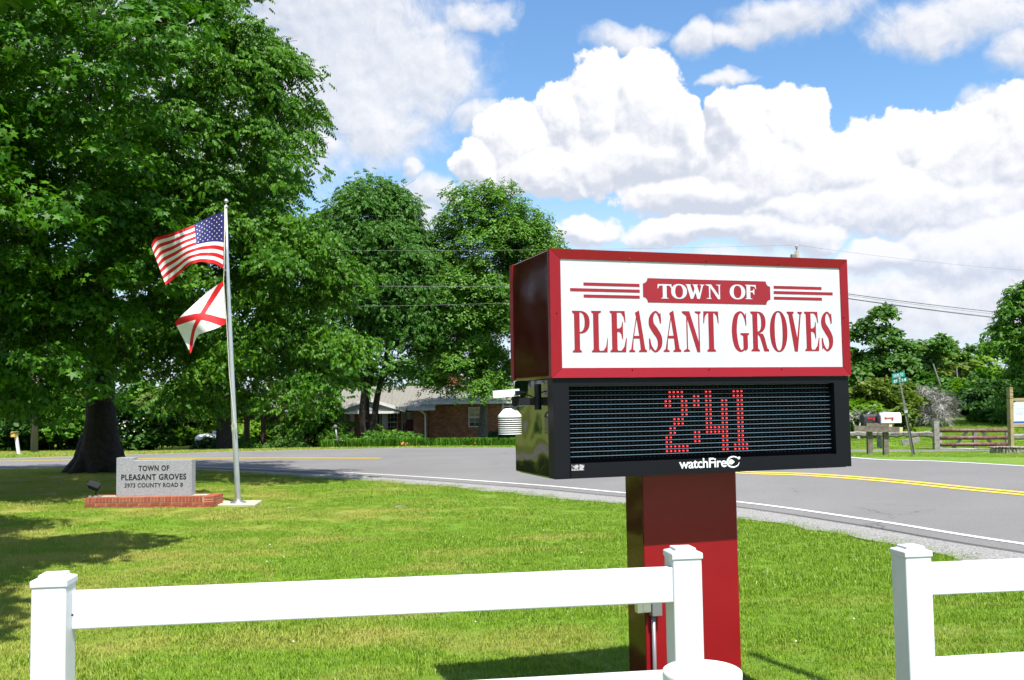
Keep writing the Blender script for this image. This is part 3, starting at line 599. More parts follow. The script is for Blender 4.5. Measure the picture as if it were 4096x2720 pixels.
# --- lettering: outlines in a unit box (width W, height 1)
def arc(cx, cy, rx, ry, a0, a1, n=12, p=2.0):
    o = []
    for i in range(n + 1):
        a = R(a0 + (a1 - a0) * i / n); c_, s_ = math.cos(a), math.sin(a); o.append((cx + rx * math.copysign(abs(c_) ** (2 / p), c_), cy + ry * math.copysign(abs(s_) ** (2 / p), s_)))
    return o
def vstroke(path, wid, n=9):
    c = catmull(path, n); w = catmull([(q, 0) for q in wid], n)[:, 0]; tg = np.gradient(c, axis=0); tg /= np.hypot(tg[:, 0], tg[:, 1])[:, None] + 1e-9
    nr = np.stack([-tg[:, 1], tg[:, 0]], 1); L = c + nr * w[:, None] / 2; Rr = c - nr * w[:, None] / 2; return [tuple(q) for q in L] + [tuple(q) for q in Rr[::-1]]
def glyph(ch, w, s, t, th):
    """w glyph width, s stem, t horizontal hairline (of height 1), th vertical hairline"""
    x = .11 * w; e = .03
    if ch == 'P' or ch == 'R':
        cx = x + s + .004; yb = .455 if ch == 'P' else .46
        top = [(0, 1)] + arc(cx, (1 + yb) / 2, (w if ch == 'P' else w * .86) - cx, (1 - yb) / 2, 90, -90, 14, 2.3)
        if ch == 'P': tail = [(x + s, yb), (x + s, .07), (x + s + .1 * w, e), (x + s + .1 * w, 0)]
        else: tail = [(cx + .04 * w, yb)] [:0] + [(x + s + .30 * w, yb - .02), (x + s + .40 * w, .33), (w * .93, .07), (w * 1.02, .045), (w * 1.02, 0), (w * .74, 0), (x + s + .12 * w, .36), (x + s + .03 * w, .415), (x + s, .42), (x + s, .07), (x + s + .10 * w, e), (x + s + .10 * w, 0)]
        hole = [(x + s, 1 - t)] + arc(cx, (1 + yb) / 2, (w if ch == 'P' else w * .86) - cx - s * .92, (1 - yb) / 2 - t, 90, -90, 12, 2.3) + [(x + s, yb + t)]
        return [[top + tail + [(0, 0), (0, e), (x, .07), (x, .92), (0, .965)], hole]]
    if ch == 'L': return [[[(0, 1), (x + s + .16 * w, 1), (x + s + .16 * w, .97), (x + s, .93), (x + s, .09), (x + s + .04 * w, t), (.72 * w, t + .005), (.88 * w, .14), (.97 * w, .345), (w, .345), (.96 * w, 0), (0, 0), (0, e), (x, .07), (x, .93), (0, .965)]]]
    if ch in 'EF':
        o = [(0, 1), (.90 * w, 1), (.94 * w, .72), (.89 * w, .72), (.82 * w, .86), (.68 * w, 1 - t * 1.2), (x + s, 1 - t * 1.1), (x + s, .575), (.56 * w, .575), (.68 * w, .62), (.74 * w, .74), (.78 * w, .74), (.77 * w, .31), (.73 * w, .31), (.67 * w, .44), (.56 * w, .49), (x + s, .49)]
        if ch == 'E': o += [(x + s, t * 2), (x + s + .04 * w, t), (.66 * w, t), (.84 * w, .13), (.95 * w, .34), (w, .34), (.94 * w, 0)]
        else: o += [(x + s, .07), (x + s + .16 * w, e), (x + s + .16 * w, 0)]
        return [[o + [(0, 0), (0, e), (x, .07), (x, .93), (0, .965)]]]
    if ch == 'A':
        a = s / w; return [[[(.37 * w, .955), (.60 * w, 1.02), (.91 * w, .07), (w, .045), (w, 0), (.55 * w, 0), (.55 * w, .03), (.655 * w, .06), (.60 * w, .33), (.275 * w, .33), (.225 * w, .06), (.34 * w, .03), (.34 * w, 0), (0, 0), (0, .03), (.12 * w, .07), (.425 * w, .86)],
                         [(.30 * w, .395), (.585 * w, .395), (.455 * w, .80)]]]
    if ch == 'T':
        c = w / 2; h = s / 2
        return [[[(.02 * w, 1), (.98 * w, 1), (w, .70), (.95 * w, .70), (.88 * w, .88), (.72 * w, 1 - t * 1.1), (c + h, 1 - t * 1.3), (c + h, .07), (c + h + .12 * w, e), (c + h + .12 * w, 0), (c - h - .12 * w, 0), (c - h - .12 * w, e), (c - h, .07), (c - h, 1 - t * 1.3), (.28 * w, 1 - t * 1.1), (.12 * w, .88), (.05 * w, .70), (0, .70)]]]
    if ch == 'N':
        return [[[(0, 1), (.12 * w + s, 1), (.86 * w, .24), (.86 * w, .93), (.68 * w, .97), (.68 * w, 1), (w, 1), (w, .97), (.86 * w + th, .93), (.86 * w + th, -.01), (.86 * w + th - s * .55, -.01), (.22 * w + th, .80), (.22 * w + th, .07), (.38 * w, .03), (.38 * w, 0), (.05 * w, 0), (.05 * w, .03), (.22 * w, .07), (.22 * w, .88), (0, .96)]]]
    if ch == 'V':
        return [[[(0, 1), (.10 * w + s * 1.15, 1), (.10 * w + s * 1.15, .97), (.06 * w + s, .93), (.645 * w, .33), (.83 * w, .93), (.70 * w, .97), (.70 * w, 1), (w, 1), (w, .97), (.83 * w + th * 1.2, .93), (.655 * w, -.01), (.45 * w, -.01), (.10 * w, .93), (0, .965)]]]
    if ch == 'W':
        return [[[(0, 1), (.28 * w, 1), (.28 * w, .96), (.25 * w, .93), (.40 * w, .38), (.47 * w, .70), (.42 * w, .93), (.37 * w, .96), (.37 * w, 1), (.66 * w, 1), (.66 * w, .96), (.61 * w, .93), (.74 * w, .38), (.84 * w, .93), (.76 * w, .96), (.76 * w, 1), (w, 1), (w, .96), (.93 * w, .93), (.745 * w, 0), (.61 * w, 0), (.52 * w, .44), (.38 * w, 0), (.255 * w, 0), (.06 * w, .93), (0, .96)]]]
    if ch == 'O': return [[arc(w / 2, .5, w / 2, .52, 0, 350, 35, 2.15), arc(w / 2, .5, w / 2 - s, .52 - t, 0, 350, 35, 2.25)]]
    if ch == 'G':
        a = vstroke([(.84 * w, .66), (.78 * w, .86), (.55 * w, .985), (.26 * w, .86), (.15 * w, .5), (.26 * w, .15), (.52 * w, .013), (.80 * w, .10)], [th * .7, th * 1.8, t * 1.2, s * .85, s, s * .9, t * 1.4, th * 1.5])
        hook = [(.82 * w, .96), (.86 * w, .96), (.86 * w, .64), (.82 * w, .64)]
        st = [(.50 * w, .46), (w, .46), (w, .43), (.92 * w, .40), (.92 * w, .08), (.80 * w, .02), (.92 * w - s * .9, .06), (.92 * w - s * .9, .39), (.50 * w, .43)]
        return [[a], [hook], [st]]
    if ch == 'S':
        a = vstroke([(.90 * w, .70), (.84 * w, .87), (.55 * w, .985), (.24 * w, .86), (.22 * w, .68), (.50 * w, .52), (.80 * w, .34), (.80 * w, .14), (.48 * w, .013), (.14 * w, .14), (.06 * w, .33)], [th, th * 2, t * 1.2, s * .72, s * 1.0, s * 1.15, s * 1.0, s * .75, t * 1.3, th * 2, th])
        return [[a], [[(.86 * w, .95), (.93 * w, .95), (.94 * w, .72), (.885 * w, .72)]], [[(.035 * w, .30), (.085 * w, .30), (.10 * w, .05), (.025 * w, .05)]]]
def letter_obj(ch, x0, x1, y0, y1, s, t, th, matn, dep, parent):
    """x0,x1,y0,y1 = (s, z) extents on the panel"""
    w = (x1 - x0) / (y1 - y0); m = MB(); H = y1 - y0
    for k, spl in enumerate(glyph(ch, w, s, t, th)):
        vs, fs = curve_poly(spl); dp = dep - k * .0003
        m.add([S3(x0 + v[0] * H, dp, y0 + v[1] * H) for v in vs], fs)
    return m.build('letter', matn, parent)
def ZZ(zx, zy): return SP(2250 + zx / 2.053, 1020 + zy / 2.053)
dpF = .0145
for ch, a, b in (('P', 92, 236), ('L', 250, 384), ('E', 402, 540), ('A', 556, 703), ('S', 720, 830), ('A', 840, 985), ('N', 998, 1153), ('T', 1172, 1299), ('G', 1405, 1546), ('R', 1562, 1706), ('O', 1719, 1863), ('V', 1862, 1988), ('E', 2005, 2126), ('S', 2143, 2235)):
    xm = (a + b) / 2; yt = 456 + 9 * (xm - 92) / 2140; yb = 799 - 13 * (xm - 92) / 2140
    (x0, y0), (x1, _) = ZZ(a, yb), ZZ(b, yb); y1 = ZZ(xm, yt)[1]; letter_obj(ch, x0, x1, y0, y1, .142, .036, .032, 'print_red', dpF, face)
plq = MB(); c0_, c1_ = ZZ(672, 395), ZZ(1720, 400); t0_, t1_ = ZZ(671, 192)[1], ZZ(1720, 210)[1]; x0, x1 = c0_[0], c1_[0]; y0 = ZZ(1200, 397)[1]; y1 = ZZ(1200, 201)[1]; rr = .032
out = []
for (cx_, cy_, a0, a1) in ((x0, y0, 90, 0), (x1, y0, 180, 90), (x1, y1, 270, 180), (x0, y1, 360, 270)): out += arc(cx_, cy_, rr, rr * 1.05, a0, a1, 8)
vs, fs = curve_poly([out]); plq.add([S3(v[0], dpF, v[1]) for v in vs], fs); plq = plq.build('name_plaque', 'print_red', face)
for ch, a, b in (('T', 790, 908), ('O', 902, 1032), ('W', 1022, 1176), ('N', 1186, 1311), ('O', 1384, 1512), ('F', 1512, 1608)):
    xm = (a + b) / 2; yt = 237 + 7 * (xm - 790) / 818; yb = 354 + 6 * (xm - 790) / 818
    (xa, ya), (xb, _) = ZZ(a, yb), ZZ(b, yb); yc = ZZ(xm, yt)[1]; letter_obj(ch, xa, xb, ya, yc, .30 if ch != 'O' else .31, .085, .10, 'sign_white', dpF - .001, face)
for (a, b, yy) in ((180, 641, 241), (70, 643, 288), (182, 643, 339), (1745, 2138, 267), (1745, 2230, 311), (1747, 2142, 356)):
    m = MB(); (xa, za), (xb, _) = ZZ(a, yy), ZZ(b, yy); zc = ZZ((a + b) / 2, yy)[1]; sbox(m, xa, xb, dpF, dpF + .001, zc - .0095, zc + .0095); m.build('stripe', 'print_red', face)

# --- LED cabinet
zt, zb = z_mid - .002, z_bot; m = MB()
bs0, bz0 = .13, .0
ls, rs = SP(2000 + 440 / 1.568, 1600)[0], SP(2000 + 2108 / 1.568, 1600)[0]
sbox(m, 0, SW, .10, SD, zb, zt, bev=.006); m.build('lower_cabinet', 'gloss_black', sign)
m = MB(); sbox(m, 0, ls, .016, .0985, zb, zt); sbox(m, rs, SW, .016, .0985, zb, zt); sbox(m, ls, rs, .016, .0985, zt - .045, zt); m.build('front_bezel', 'led_black', sign)
l0, l1 = SP(2000 + 468 / 1.568, 1600)[0], SP(2000 + 2092 / 1.568, 1600)[0]
lz1 = avg(SP(2301, 1543)[1], SP(3330, 1530)[1]) - .004; lz0 = avg(SP(2305, 1847)[1], SP(3335, 1812)[1])
m = MB(); sbox(m, ls, rs, .008, .0985, zb + .012, lz0 - .012); sbox(m, ls - .004, rs + .004, .002, .0985, zb - .001, zb + .0115); m.build('bottom_rail', 'led_black', sign)
m = MB(); sbox(m, ls, rs, .080, .0985, lz0 - .012, zt - .045); screen = m.build('screen', 'led_deep', sign)
NC, NRW = 64, 16; px_ = (l1 - l0) / NC; pz_ = (lz1 - lz0) / NRW
for k in range(NRW + 0):
    z = lz1 - k * pz_; m = MB(); sbox(m, l0 - .01, l1 + .01, .054, .0795, z - .0009, z + .0014); m.build('louver', 'louver_blue', screen)
lit = set()
two = {1: (1, 2, 3, 4), 2: (1, 2, 3, 4), 3: (0, 1, 4, 5), 4: (0, 1, 4, 5), 5: (4, 5), 6: (4, 5), 7: (2, 3, 4), 8: (2, 3, 4), 9: (1, 2), 10: (1, 2), 11: (0, 1), 12: (0, 1), 13: range(6), 14: range(6)}
for r_, cs in two.items(): lit |= {(r_, c) for c in cs}
lit |= {(r_, c) for r_ in (2, 3, 4, 10, 11, 12) for c in (7, 8)}
lit |= {(r_, c) for r_ in range(1, 9) for c in (10, 11)} | {(r_, c) for r_ in list(range(3, 9)) + list(range(11, 15)) for c in (14, 15)} | {(r_, c) for r_ in (9, 10) for c in range(10, 16)}
lit |= {(r_, c) for r_ in (1, 2) for c in (17, 18, 19)} | {(r_, c) for r_ in range(3, 13) for c in (18, 19)} | {(r_, c) for r_ in (13, 14) for c in range(17, 21)}
c21 = int(round((SP(2669, 1602)[0] - l0) / px_ - .5)) + 1
off = MB(); on = MB(); core = MB()
def dome(m, s, z, r, h, n=6):
    vs = [S3(s + r * math.cos(2 * math.pi * k / n), .0795, z + r * math.sin(2 * math.pi * k / n)) for k in range(n)] + [S3(s + r * .75 * math.cos(2 * math.pi * k / n), .0795 - h * .7, z + r * .75 * math.sin(2 * math.pi * k / n)) for k in range(n)] + [S3(s, .0795 - h, z)]
    m.add(vs, [(k, (k + 1) % n, n + (k + 1) % n, n + k) for k in range(n)] + [(n + k, n + (k + 1) % n, 2 * n) for k in range(n)])
for r_ in range(NRW):
    for c in range(NC):
        s_, z_ = l0 + (c + .5) * px_, lz1 - (r_ + .52) * pz_
        if (r_, c - c21) in lit: dome(on, s_, z_, .0076, .012, 8); dome(core, s_, z_, .0038, .0165)
        else: dome(off, s_, z_, .0042, .009, 5)
tag(off.build('diode', 'diode_off', screen), 'dark unlit diodes', kind='stuff'); tag(on.build('diode', 'diode_on', screen), 'lit red diodes showing 2:41', kind='stuff'); tag(core.build('diode_core', 'diode_core', screen), kind='stuff')
# maker's mark and data plate on the bottom rail
def text_on(s, x0, x1, z0, z1, dep, matn, parent, name='lettering', bold=.0, spacing=1., slant=0):
    vs, fs = text_poly(s, spacing, bold); m = MB(); m.add([S3(x0 + v[0] * (x1 - x0), dep, z0 + v[1] * (z1 - z0) + slant * v[0]) for v in vs], fs); return m.build(name, matn, parent)
wa = SP(2680 + 232 / 5.9, 1800 + 450 / 5.9); wb = SP(2680 + 1350 / 5.9, 1800 + 400 / 5.9); wt = SP(2680 + 830 / 5.9, 1800 + 200 / 5.9)
rail = [o for o in sign.children if o.name.startswith('bottom_rail')][0]
text_on('watchFire', wa[0], wb[0], avg(wa[1], wb[1]), wt[1] + .002, .007, 'print_white', rail, bold=.018, spacing=.95)
ec = SP(2680 + 1508 / 5.9, 1800 + 280 / 5.9); er = .038 * .52; ex = ec[0]; ez = ec[1]; q = er / .5
m = MB(); vs, fs = curve_poly([vstroke([(1.05, .35), (.7, .78), (0, 1.0), (-.75, .7), (-1.05, 0), (-.75, -.72), (0, -1.0), (.75, -.72), (1.08, -.12)], [.05, .2, .26, .32, .34, .32, .26, .2, .08], 6)])
kx = SP(2680 + 1640 / 5.9, 1850)[0] - ex; kz = kx * .82
m.add([S3(ex + v[0] * kx, .007, ez + v[1] * kz) for v in vs], fs)
vs, fs = curve_poly([[(.30, 0)] + arc(-.32, 0, .42, .48, 50, 310, 14)]); m.add([S3(ex + v[0] * kx - .002, .0067, ez + v[1] * kz) for v in vs], fs)
vs, fs = curve_poly([arc(1.05, .72, .2, .26, 0, 340, 10)]); m.add([S3(ex + v[0] * kx, .0064, ez + v[1] * kz) for v in vs], fs); m.build('emblem', 'print_white', rail)
(sa, za), (sb_, zb_) = SP(2288, 1883), SP(2338, 1858); m = MB(); sbox(m, sa, sb_, .0055, .0075, za, zb_); m.build('data_plate', 'sticker_grey', rail)
for (px, py) in ((2286, 1615), (2303, 1545), (3395, 1552), (3380, 1840), (2240, 1900)):
    s_, z_ = SP(px, py); m = MB(); dome(m, s_, z_, .006, .004, 8); 
for (u_, v_) in ((.02, .5), (.25, .06), (.75, .06), (.5, .06), (.98, .5), (.25, .94), (.5, .94), (.75, .94)):
    s_ = -OV + (SW + 2 * OV) * u_; z_ = z_mid + (z_top - z_mid) * v_; m = MB(); k_ = [S3(s_ + .0045 * math.cos(a), .0035, z_ + .0045 * math.sin(a)) for a in np.linspace(0, 5.5, 8)]; m.add(k_ + [S3(s_, -.001, z_)], [(8, i, (i + 1) % 8) for i in range(8)] + [(8, (i + 1) % 8, i) for i in range(8)]); m.build('screw', 'gloss_red', sign)
# --- pylon
ps0 = SP(2571, 2200); dpth = .24; din = .25
def pyl(px): # s coordinate on the recessed plane
    d = ray(px, 2100); k = (SA + syv * din).dot(syv) / d.dot(syv); return ((Vector((0, 0, EYE)) + d * k) - SA).dot(sxv)
p0, p1 = pyl(2571), pyl(2951)
m = MB(); sbox(m, p0, p1, din, din + dpth, SGR - .15, z_bot - .002, bev=.008); m.build('pylon', 'pylon_red', sign)
m = MB(); sbox(m, p0 - .002, p0 + .004, din - .002, din + dpth + .002, SGR - .1, z_bot - .004); m.build('pylon_side_sheet', 'gloss_red', sign)  # thin sheet of darker red covering the pylon's whole left side
m = MB(); sbox(m, .02, SW - .02, .05, SD - .03, z_bot - .006, z_bot + .001); m.build('underside', 'led_black', sign)

# --- conduit and junction box on the pylon
def PYL(px, py):
    d = ray(px, py); k = (SA + syv * din).dot(syv) / d.dot(syv); q = Vector((0, 0, EYE)) + d * k; return (q - SA).dot(sxv), q.z
cs, cz = PYL(2400 + 287 / 1.392, 2100 + 500 / 1.392); cg = thing('electrical_conduit', 'grey electrical conduit with junction box on the red pylon', 'conduit', S3(cs, din - .03, SGR))
m = MB(); m.tube([S3(cs, din - .028, SGR - .05), S3(cs, din - .028, cz)], .0125, 12); m.build('pipe', 'metal_grey', cg, True)
b0, b1 = PYL(2400 + 270 / 1.392, 2100 + 500 / 1.392), PYL(2400 + 322 / 1.392, 2100 + 430 / 1.392); m = MB(); sbox(m, b0[0], b1[0], din - .062, din - .003, b0[1], b1[1] + .05, bev=.003); m.build('junction_box', 'metal_grey', cg)
b0, b1 = PYL(2400 + 192 / 1.392, 2100 + 484 / 1.392), PYL(2400 + 266 / 1.392, 2100 + 440 / 1.392); m = MB(); sbox(m, b0[0] + .0, b1[0], din - .050, din - .004, b0[1], b1[1] + .03, bev=.002); sbox(m, (b0[0] + b1[0]) / 2 - .01, (b0[0] + b1[0]) / 2 + .008, din - .056, din - .0505, b0[1] + .01, b1[1] + .02); m.build('switch_box', 'aluminium', cg)

# --- weather sensor bracketed to the LED cabinet
def at_d(px, py, s=0.):   # point on the plane of the left side, pushed out by s
    d = ray(px, py); n_ = sxv; k = (SA + sxv * s - Vector((0, 0, 0))).dot(n_) / d.dot(n_); return Vector((0, 0, EYE)) + d * k
def wz(zx, zy): return 1950 + zx / 3.135, 1450 + zy / 3.135
Yw = 6.05
wp = lambda zx, zy, Y=Yw: P(*wz(zx, zy), Y)
sc = wp(280, 740); ws = thing('temperature_sensor', 'white louvered weather sensor bracketed to the side of the sign', 'sensor', sc)
rad = (wp(432, 740) - wp(132, 740)).length / 2; ztop = wp(280, 590).z; zbt = wp(280, 900).z
for k in range(8):
    z = zbt + (ztop - .05 - zbt) * (k + .2) / 8; h = (ztop - .05 - zbt) / 8; m = MB(); m.lathe([(rad * .80, h * .50), (rad * .97, h * .10), (rad, 0), (rad * .99, -h * .14), (rad * .93, -h * .10), (rad * .70, h * .30)], (sc.x, sc.y, z), 28); m.build('louver_plate', 'cap_white', ws, True)
m = MB(); m.lathe([(0, .052), (rad * .42, .052), (rad * .55, .046), (rad * .95, .012), (rad, .0), (rad * .99, -.006), (rad * .7, -.004)], (sc.x, sc.y, ztop - .045), 28); m.build('cap', 'cap_white', ws, True)
for zx in (198, 288, 336):
    m = MB(); a = wp(zx, 590); b = wp(zx, 520); m.tube([a, a + (b - a) * .45], .010, 8); m.tube([a, b], .0045, 6); m.build('stud', 'metal_grey', ws)
m = MB(); m.bar(wp(180, 549), wp(420, 545), .03, .006); e_ = S3(0, .25, wp(750, 520).z); m.bar(wp(400, 546), S3(-.004, .30, wp(740, 522).z), .03, .008); m.build('lower_bar', 'metal_grey', ws)
m = MB(); m.bar(wp(330, 490), S3(-.004, .30, wp(720, 488).z), .035, .045); m.lathe([(.02, -.035), (.022, .03), (.015, .05)], wp(345, 480), 12); m.build('bracket_arm', 'lamp_grey', ws)
m = MB(); m.box(S3(-.006, .28, wp(750, 430).z), (.010, .07, .16), SM); m.build('wall_plate', 'lamp_grey', ws)
m = MB(); m.bar(wp(72, 402), wp(402, 375), .10, .046); m.build('sensor_box', 'cap_white', ws); m = MB(); m.bar(wp(345, 385, 5.98), wp(405, 382, 5.98), .02, .028); m.build('cable_gland', 'led_black', ws)
m = MB(); m.tube([wp(400, 372), wp(470, 378), S3(-.03, .4, wp(520, 400).z), S3(-.01, .32, wp(560, 440).z)], .004, 6); m.build('cable', 'led_black', ws)

# ================================================================== WHITE FENCE
fyaw = R(7.9); fx = Vector((math.cos(fyaw), math.sin(fyaw), 0)); FM = Matrix.Rotation(fyaw, 3, 'Z')
pa = P(214, 2500, 3.58); pb = P(2738, 2500, 3.98); pc = P(3655, 2500, 4.26)
def white_post(parent, c, ztop):
    g0 = G1(c.x, c.y); m = MB(); m.box((c.x, c.y, (g0 - .2 + ztop - .03) / 2), (.121, .121, ztop - .03 - g0 + .2), FM); soft(m.build('post', 'pvc_white', parent), .006, 3)
    m = MB(); m.box((c.x, c.y, ztop - .035), (.142, .142, .026), FM); q = MB()
    m = MB(); w = .0645; zz = ztop - .048
    prof = [(w, zz), (w, zz + .020), (w * .96, zz + .025), (w * .68, zz + .030), (w * .655, zz + .040), (w * .62, zz + .043)]
    vs = []; 
    for (r_, z) in prof: vs += [Vector((c.x, c.y, z)) + FM @ Vector((sx_ * r_, sy_ * r_, 0)) for (sx_, sy_) in ((-1, -1), (1, -1), (1, 1), (-1, 1))]
    n_ = len(prof); m.add(vs, [(i * 4 + k, i * 4 + (k + 1) % 4, (i + 1) * 4 + (k + 1) % 4, (i + 1) * 4 + k) for i in range(n_ - 1) for k in range(4)] + [(3, 2, 1, 0), tuple((n_ - 1) * 4 + k for k in range(4))])
    soft(m.build('post_cap', 'pvc_white', parent), .0025)
def rail(parent, a, b, ztop, h=.139, w=.038):
    m = MB(); c = (a + b) / 2; m.box((c.x, c.y, ztop - h / 2), ((b - a).length, w, h), FM); return soft(m.build('rail', 'pvc_white', parent), .005, 2)
fA = P(205, 2290, 3.55).z; fB = P(2738, 2195, 3.95).z; fC = P(3655, 2190, 4.22).z; zf = avg(fA, fB, fC); zA, zB, zC = P(205, 2264, 3.55).z - .024, P(2738, 2166, 3.95).z - .019, P(3655, 2166, 4.22).z - .016
f1 = thing('white_fence', 'white vinyl rail fence section with two posts in front of the red sign', 'fence', (pa.x, pa.y, G1(pa.x, pa.y)), 'white vinyl fence sections')
white_post(f1, pa, zA); white_post(f1, pb, zB)
rt = avg(P(300, 2373, 3.56).z, P(2650, 2272, 3.93).z); da, db = pa + fx * .055, pb - fx * .055
zr2 = P(3740, 2628, 4.25).z
for z in (rt, rt - .41, rt - .82): rail(f1, Vector((da.x, da.y, 0)), Vector((db.x, db.y, 0)), z)
m = MB(); hp = Vector((pa.x, pa.y, 0)) + fx * .071 - Vector((-fx.y, fx.x, 0)) * .0192; m.lathe([(.0045, 0), (.0045, .0008), (0, .0008)], (hp.x, hp.y, rt - .078), 12, Matrix.Rotation(R(90), 3, 'X') @ Matrix.Identity(3)); m.build('screw_hole', 'letter_black', f1)
f2 = thing('white_fence', 'white vinyl rail fence section running off the right edge of the photo', 'fence', (pc.x, pc.y, G1(pc.x, pc.y)), 'white vinyl fence sections')
pd = pc + fx * 2.4; white_post(f2, pc, zC); white_post(f2, pd, zf); rt2 = P(3760, 2250, 4.27).z
for z in (rt2, rt2 - .41, rt2 - .82): rail(f2, Vector((pc.x, pc.y, 0)) + fx * .055, Vector((pd.x, pd.y, 0)) - fx * .055, z)
# round capped bollard in front of the middle post
cb = P(2808, 2660, 3.15); rb = 309 / 3840 * 3.15 / 2; bo = thing('bollard', 'pale round capped post in front of the middle fence post', 'bollard', (cb.x, cb.y, G1(cb.x, cb.y))); zc = P(2808, 2680, 3.15).z
m = MB(); m.lathe([(rb * .93, G1(cb.x, cb.y) - .1 - cb.z + cb.z), (rb * .93, zc - .012)], (cb.x, cb.y, 0), 40); m.build('pipe', 'cap_white', bo, True)
m = MB(); m.lathe([(rb * .96, zc - .05), (rb * .99, zc - .048), (rb, zc - .008), (rb * .985, zc - .001), (rb * .93, zc + .003), (rb * .5, zc + .009), (0, zc + .010)], (cb.x, cb.y, 0), 48); m.build('cap', 'cap_white', bo, True)
# lamp post just outside the frame on the right: its shadow lies across the lawn
lx, ly = 3.54, 4.73; lp = thing('flood_pole', 'slim metal pole standing right of the picture, seen by its shadow', 'pole', (lx, ly, G1(lx, ly)))
m = MB(); m.tube([(lx, ly, G1(lx, ly) - .2), (lx, ly, 7.0)], [.06, .04], 10); m.build('pole', 'aluminium', lp, True); m = MB(); m.lathe([(0, -.05), (.05, -.02), (.05, .02), (0, .05)], (lx, ly, 7.04), 12); m.build('finial', 'aluminium', lp)

# ================================================================== MONUMENT
pg = min(G1(PL0.x, 19.3), G1(PL1.x, 19.3)); MY = 19.0; mx0, mx1 = P(338, 2015, MY).x, P(854, 2015, MY).x; MDp = .64; zt_ = P(600, 1400 + 1262 / 2.146, MY).z
plinth = thing('brick_plinth', 'low red brick plinth under the granite town stone', 'plinth', ((mx0 + mx1) / 2, MY + MDp / 2, pg))
ch_ = .068; H1 = (zt_ - .004)
m = MB(); m.box(((mx0 + mx1) / 2, MY + MDp / 2, (pg - .1 + zt_ - .012) / 2), (mx1 - mx0 - .016, MDp - .016, zt_ - .012 - pg + .1)); m.build('mortar_core', 'mortar', plinth)
m = MB(); m.box(((mx0 + mx1) / 2, MY + MDp / 2, zt_ - .006), (mx1 - mx0 - .42, MDp - .42, .016)); m.build('mortar_bed', 'concrete', plinth)
bm_cache = {}
def brick(c, size, rz=0.):
    key = (round(size[0], 3), round(size[1], 3), round(size[2], 3), random.random() < .45)
    if key not in bm_cache: mb = MB(); mb.box((0, 0, 0), size, bev=.003); bm_cache[key] = mb.mesh('brick', 'brick_orange' if key[3] else 'brick_red')
    o = D.objects.new('brick', bm_cache[key]); COL.objects.link(o); o.parent = plinth; o.location = Vector(c) - wl(plinth) + Vector((0, random.uniform(-.003, .003), 0)); o.rotation_euler = (0, 0, rz + random.uniform(-.01, .01))
RH = .098; rw = .0585; pit = .0675
nrow = int((mx1 - mx0 - .21) / pit); pit = (mx1 - mx0 - .215) / nrow
for i in range(nrow):                              # rowlock course along the front and back
    for yy in (MY + .095, MY + MDp - .095): brick((mx0 + pit * (i + .5), yy, zt_ - RH / 2), (rw, .195, RH - .004))
ns_ = 4; sp_ = (MDp) / 9
for i in range(9):                                 # side returns
    for z in (0,):
        brick((mx1 - .10, MY + sp_ * (i + .5), zt_ - .030), (.196, sp_ - .009, .056)); brick((mx1 - .10, MY + sp_ * (i + .5), zt_ - .030 - .040 - .012), (.196, sp_ - .009, .030)) if i in (0,) else None
for i in range(3):
    brick((mx1 - .052, MY + MDp / 3 * (i + .5), zt_ - .082), (.100, MDp / 3 - .012, .032))
for course in range(2):
    z = zt_ - RH - .008 - ch_ * (course + .5); st = .213; x = mx0 - (st / 2 if course else 0)
    while x < mx1 - .02:
        a, b = max(x, mx0), min(x + st - .011, mx1)
        if b - a > .04: brick(((a + b) / 2, MY + .045, z), (b - a, .095, ch_ - .010)); 
        x += st
    y = MY + .105 - (0 if course else st / 2)
    while y < MY + MDp - .03:
        a, b = max(y, MY + .10), min(y + st - .011, MY + MDp)
        if b - a > .04: brick((mx1 - .047, (a + b) / 2, z), (.095, b - a, ch_ - .010)); brick((mx0 + .047, (a + b) / 2, z), (.095, b - a, ch_ - .010))
        y += st
gx0, gx1 = P(320 + 465 / 3.19, 1900, MY + .22).x, P(320 + 1427 / 3.19, 1900, MY + .22).x; gzb = zt_ + .002; gzt = P(500, 1800 + 137 / 3.19, MY + .22).z; gzh = P(400, 1800 + 103 / 3.19, MY + .22).z; gd = .24
GY = MY + .21
stone_t = thing('granite_monument', 'grey granite monument lettered with the town name, on a brick plinth', 'monument', ((gx0 + gx1) / 2, GY + gd / 2, gzb))
gstep = gx0 + (gx1 - gx0) * .225
m = MB(); pr = [(gx0, gzb), (gx1, gzb), (gx1, gzt), (gstep, gzt), (gstep, gzh), (gx0, gzh)]; n_ = len(pr)
m.add([(p[0], GY, p[1]) for p in pr] + [(p[0], GY + gd, p[1]) for p in pr], [tuple(range(n_)), tuple(range(n_, 2 * n_))[::-1]] + [(j, i, i + n_, j + n_) for i, j in ((k, (k + 1) % n_) for k in range(n_))]); soft(m.build('slab', 'granite', stone_t), .006)
def mtext(s, zx0, zx1, zyb, zyt, bold=.036, sp=1.1):
    a = P(320 + zx0 / 3.19, 1800 + zyb / 3.19, GY); b = P(320 + zx1 / 3.19, 1800 + (zyb - 8) / 3.19, GY); tt = P(320 + (zx0 + zx1) / 6.38, 1800 + zyt / 3.19, GY).z
    vs, fs = text_poly(s, sp, bold); z0 = (a.z + b.z) / 2; m = MB(); m.add([(a.x + v[0] * (b.x - a.x), GY - .0015, z0 + v[1] * (tt - z0)) for v in vs], fs); m.build('engraved_text', 'letter_black', stone_t)
mtext('TOWN OF', 745, 1140, 272, 196); mtext('PLEASANT GROVES', 526, 1357, 388, 306); mtext('3973 COUNTY ROAD 8', 568, 1313, 482, 420, .03)
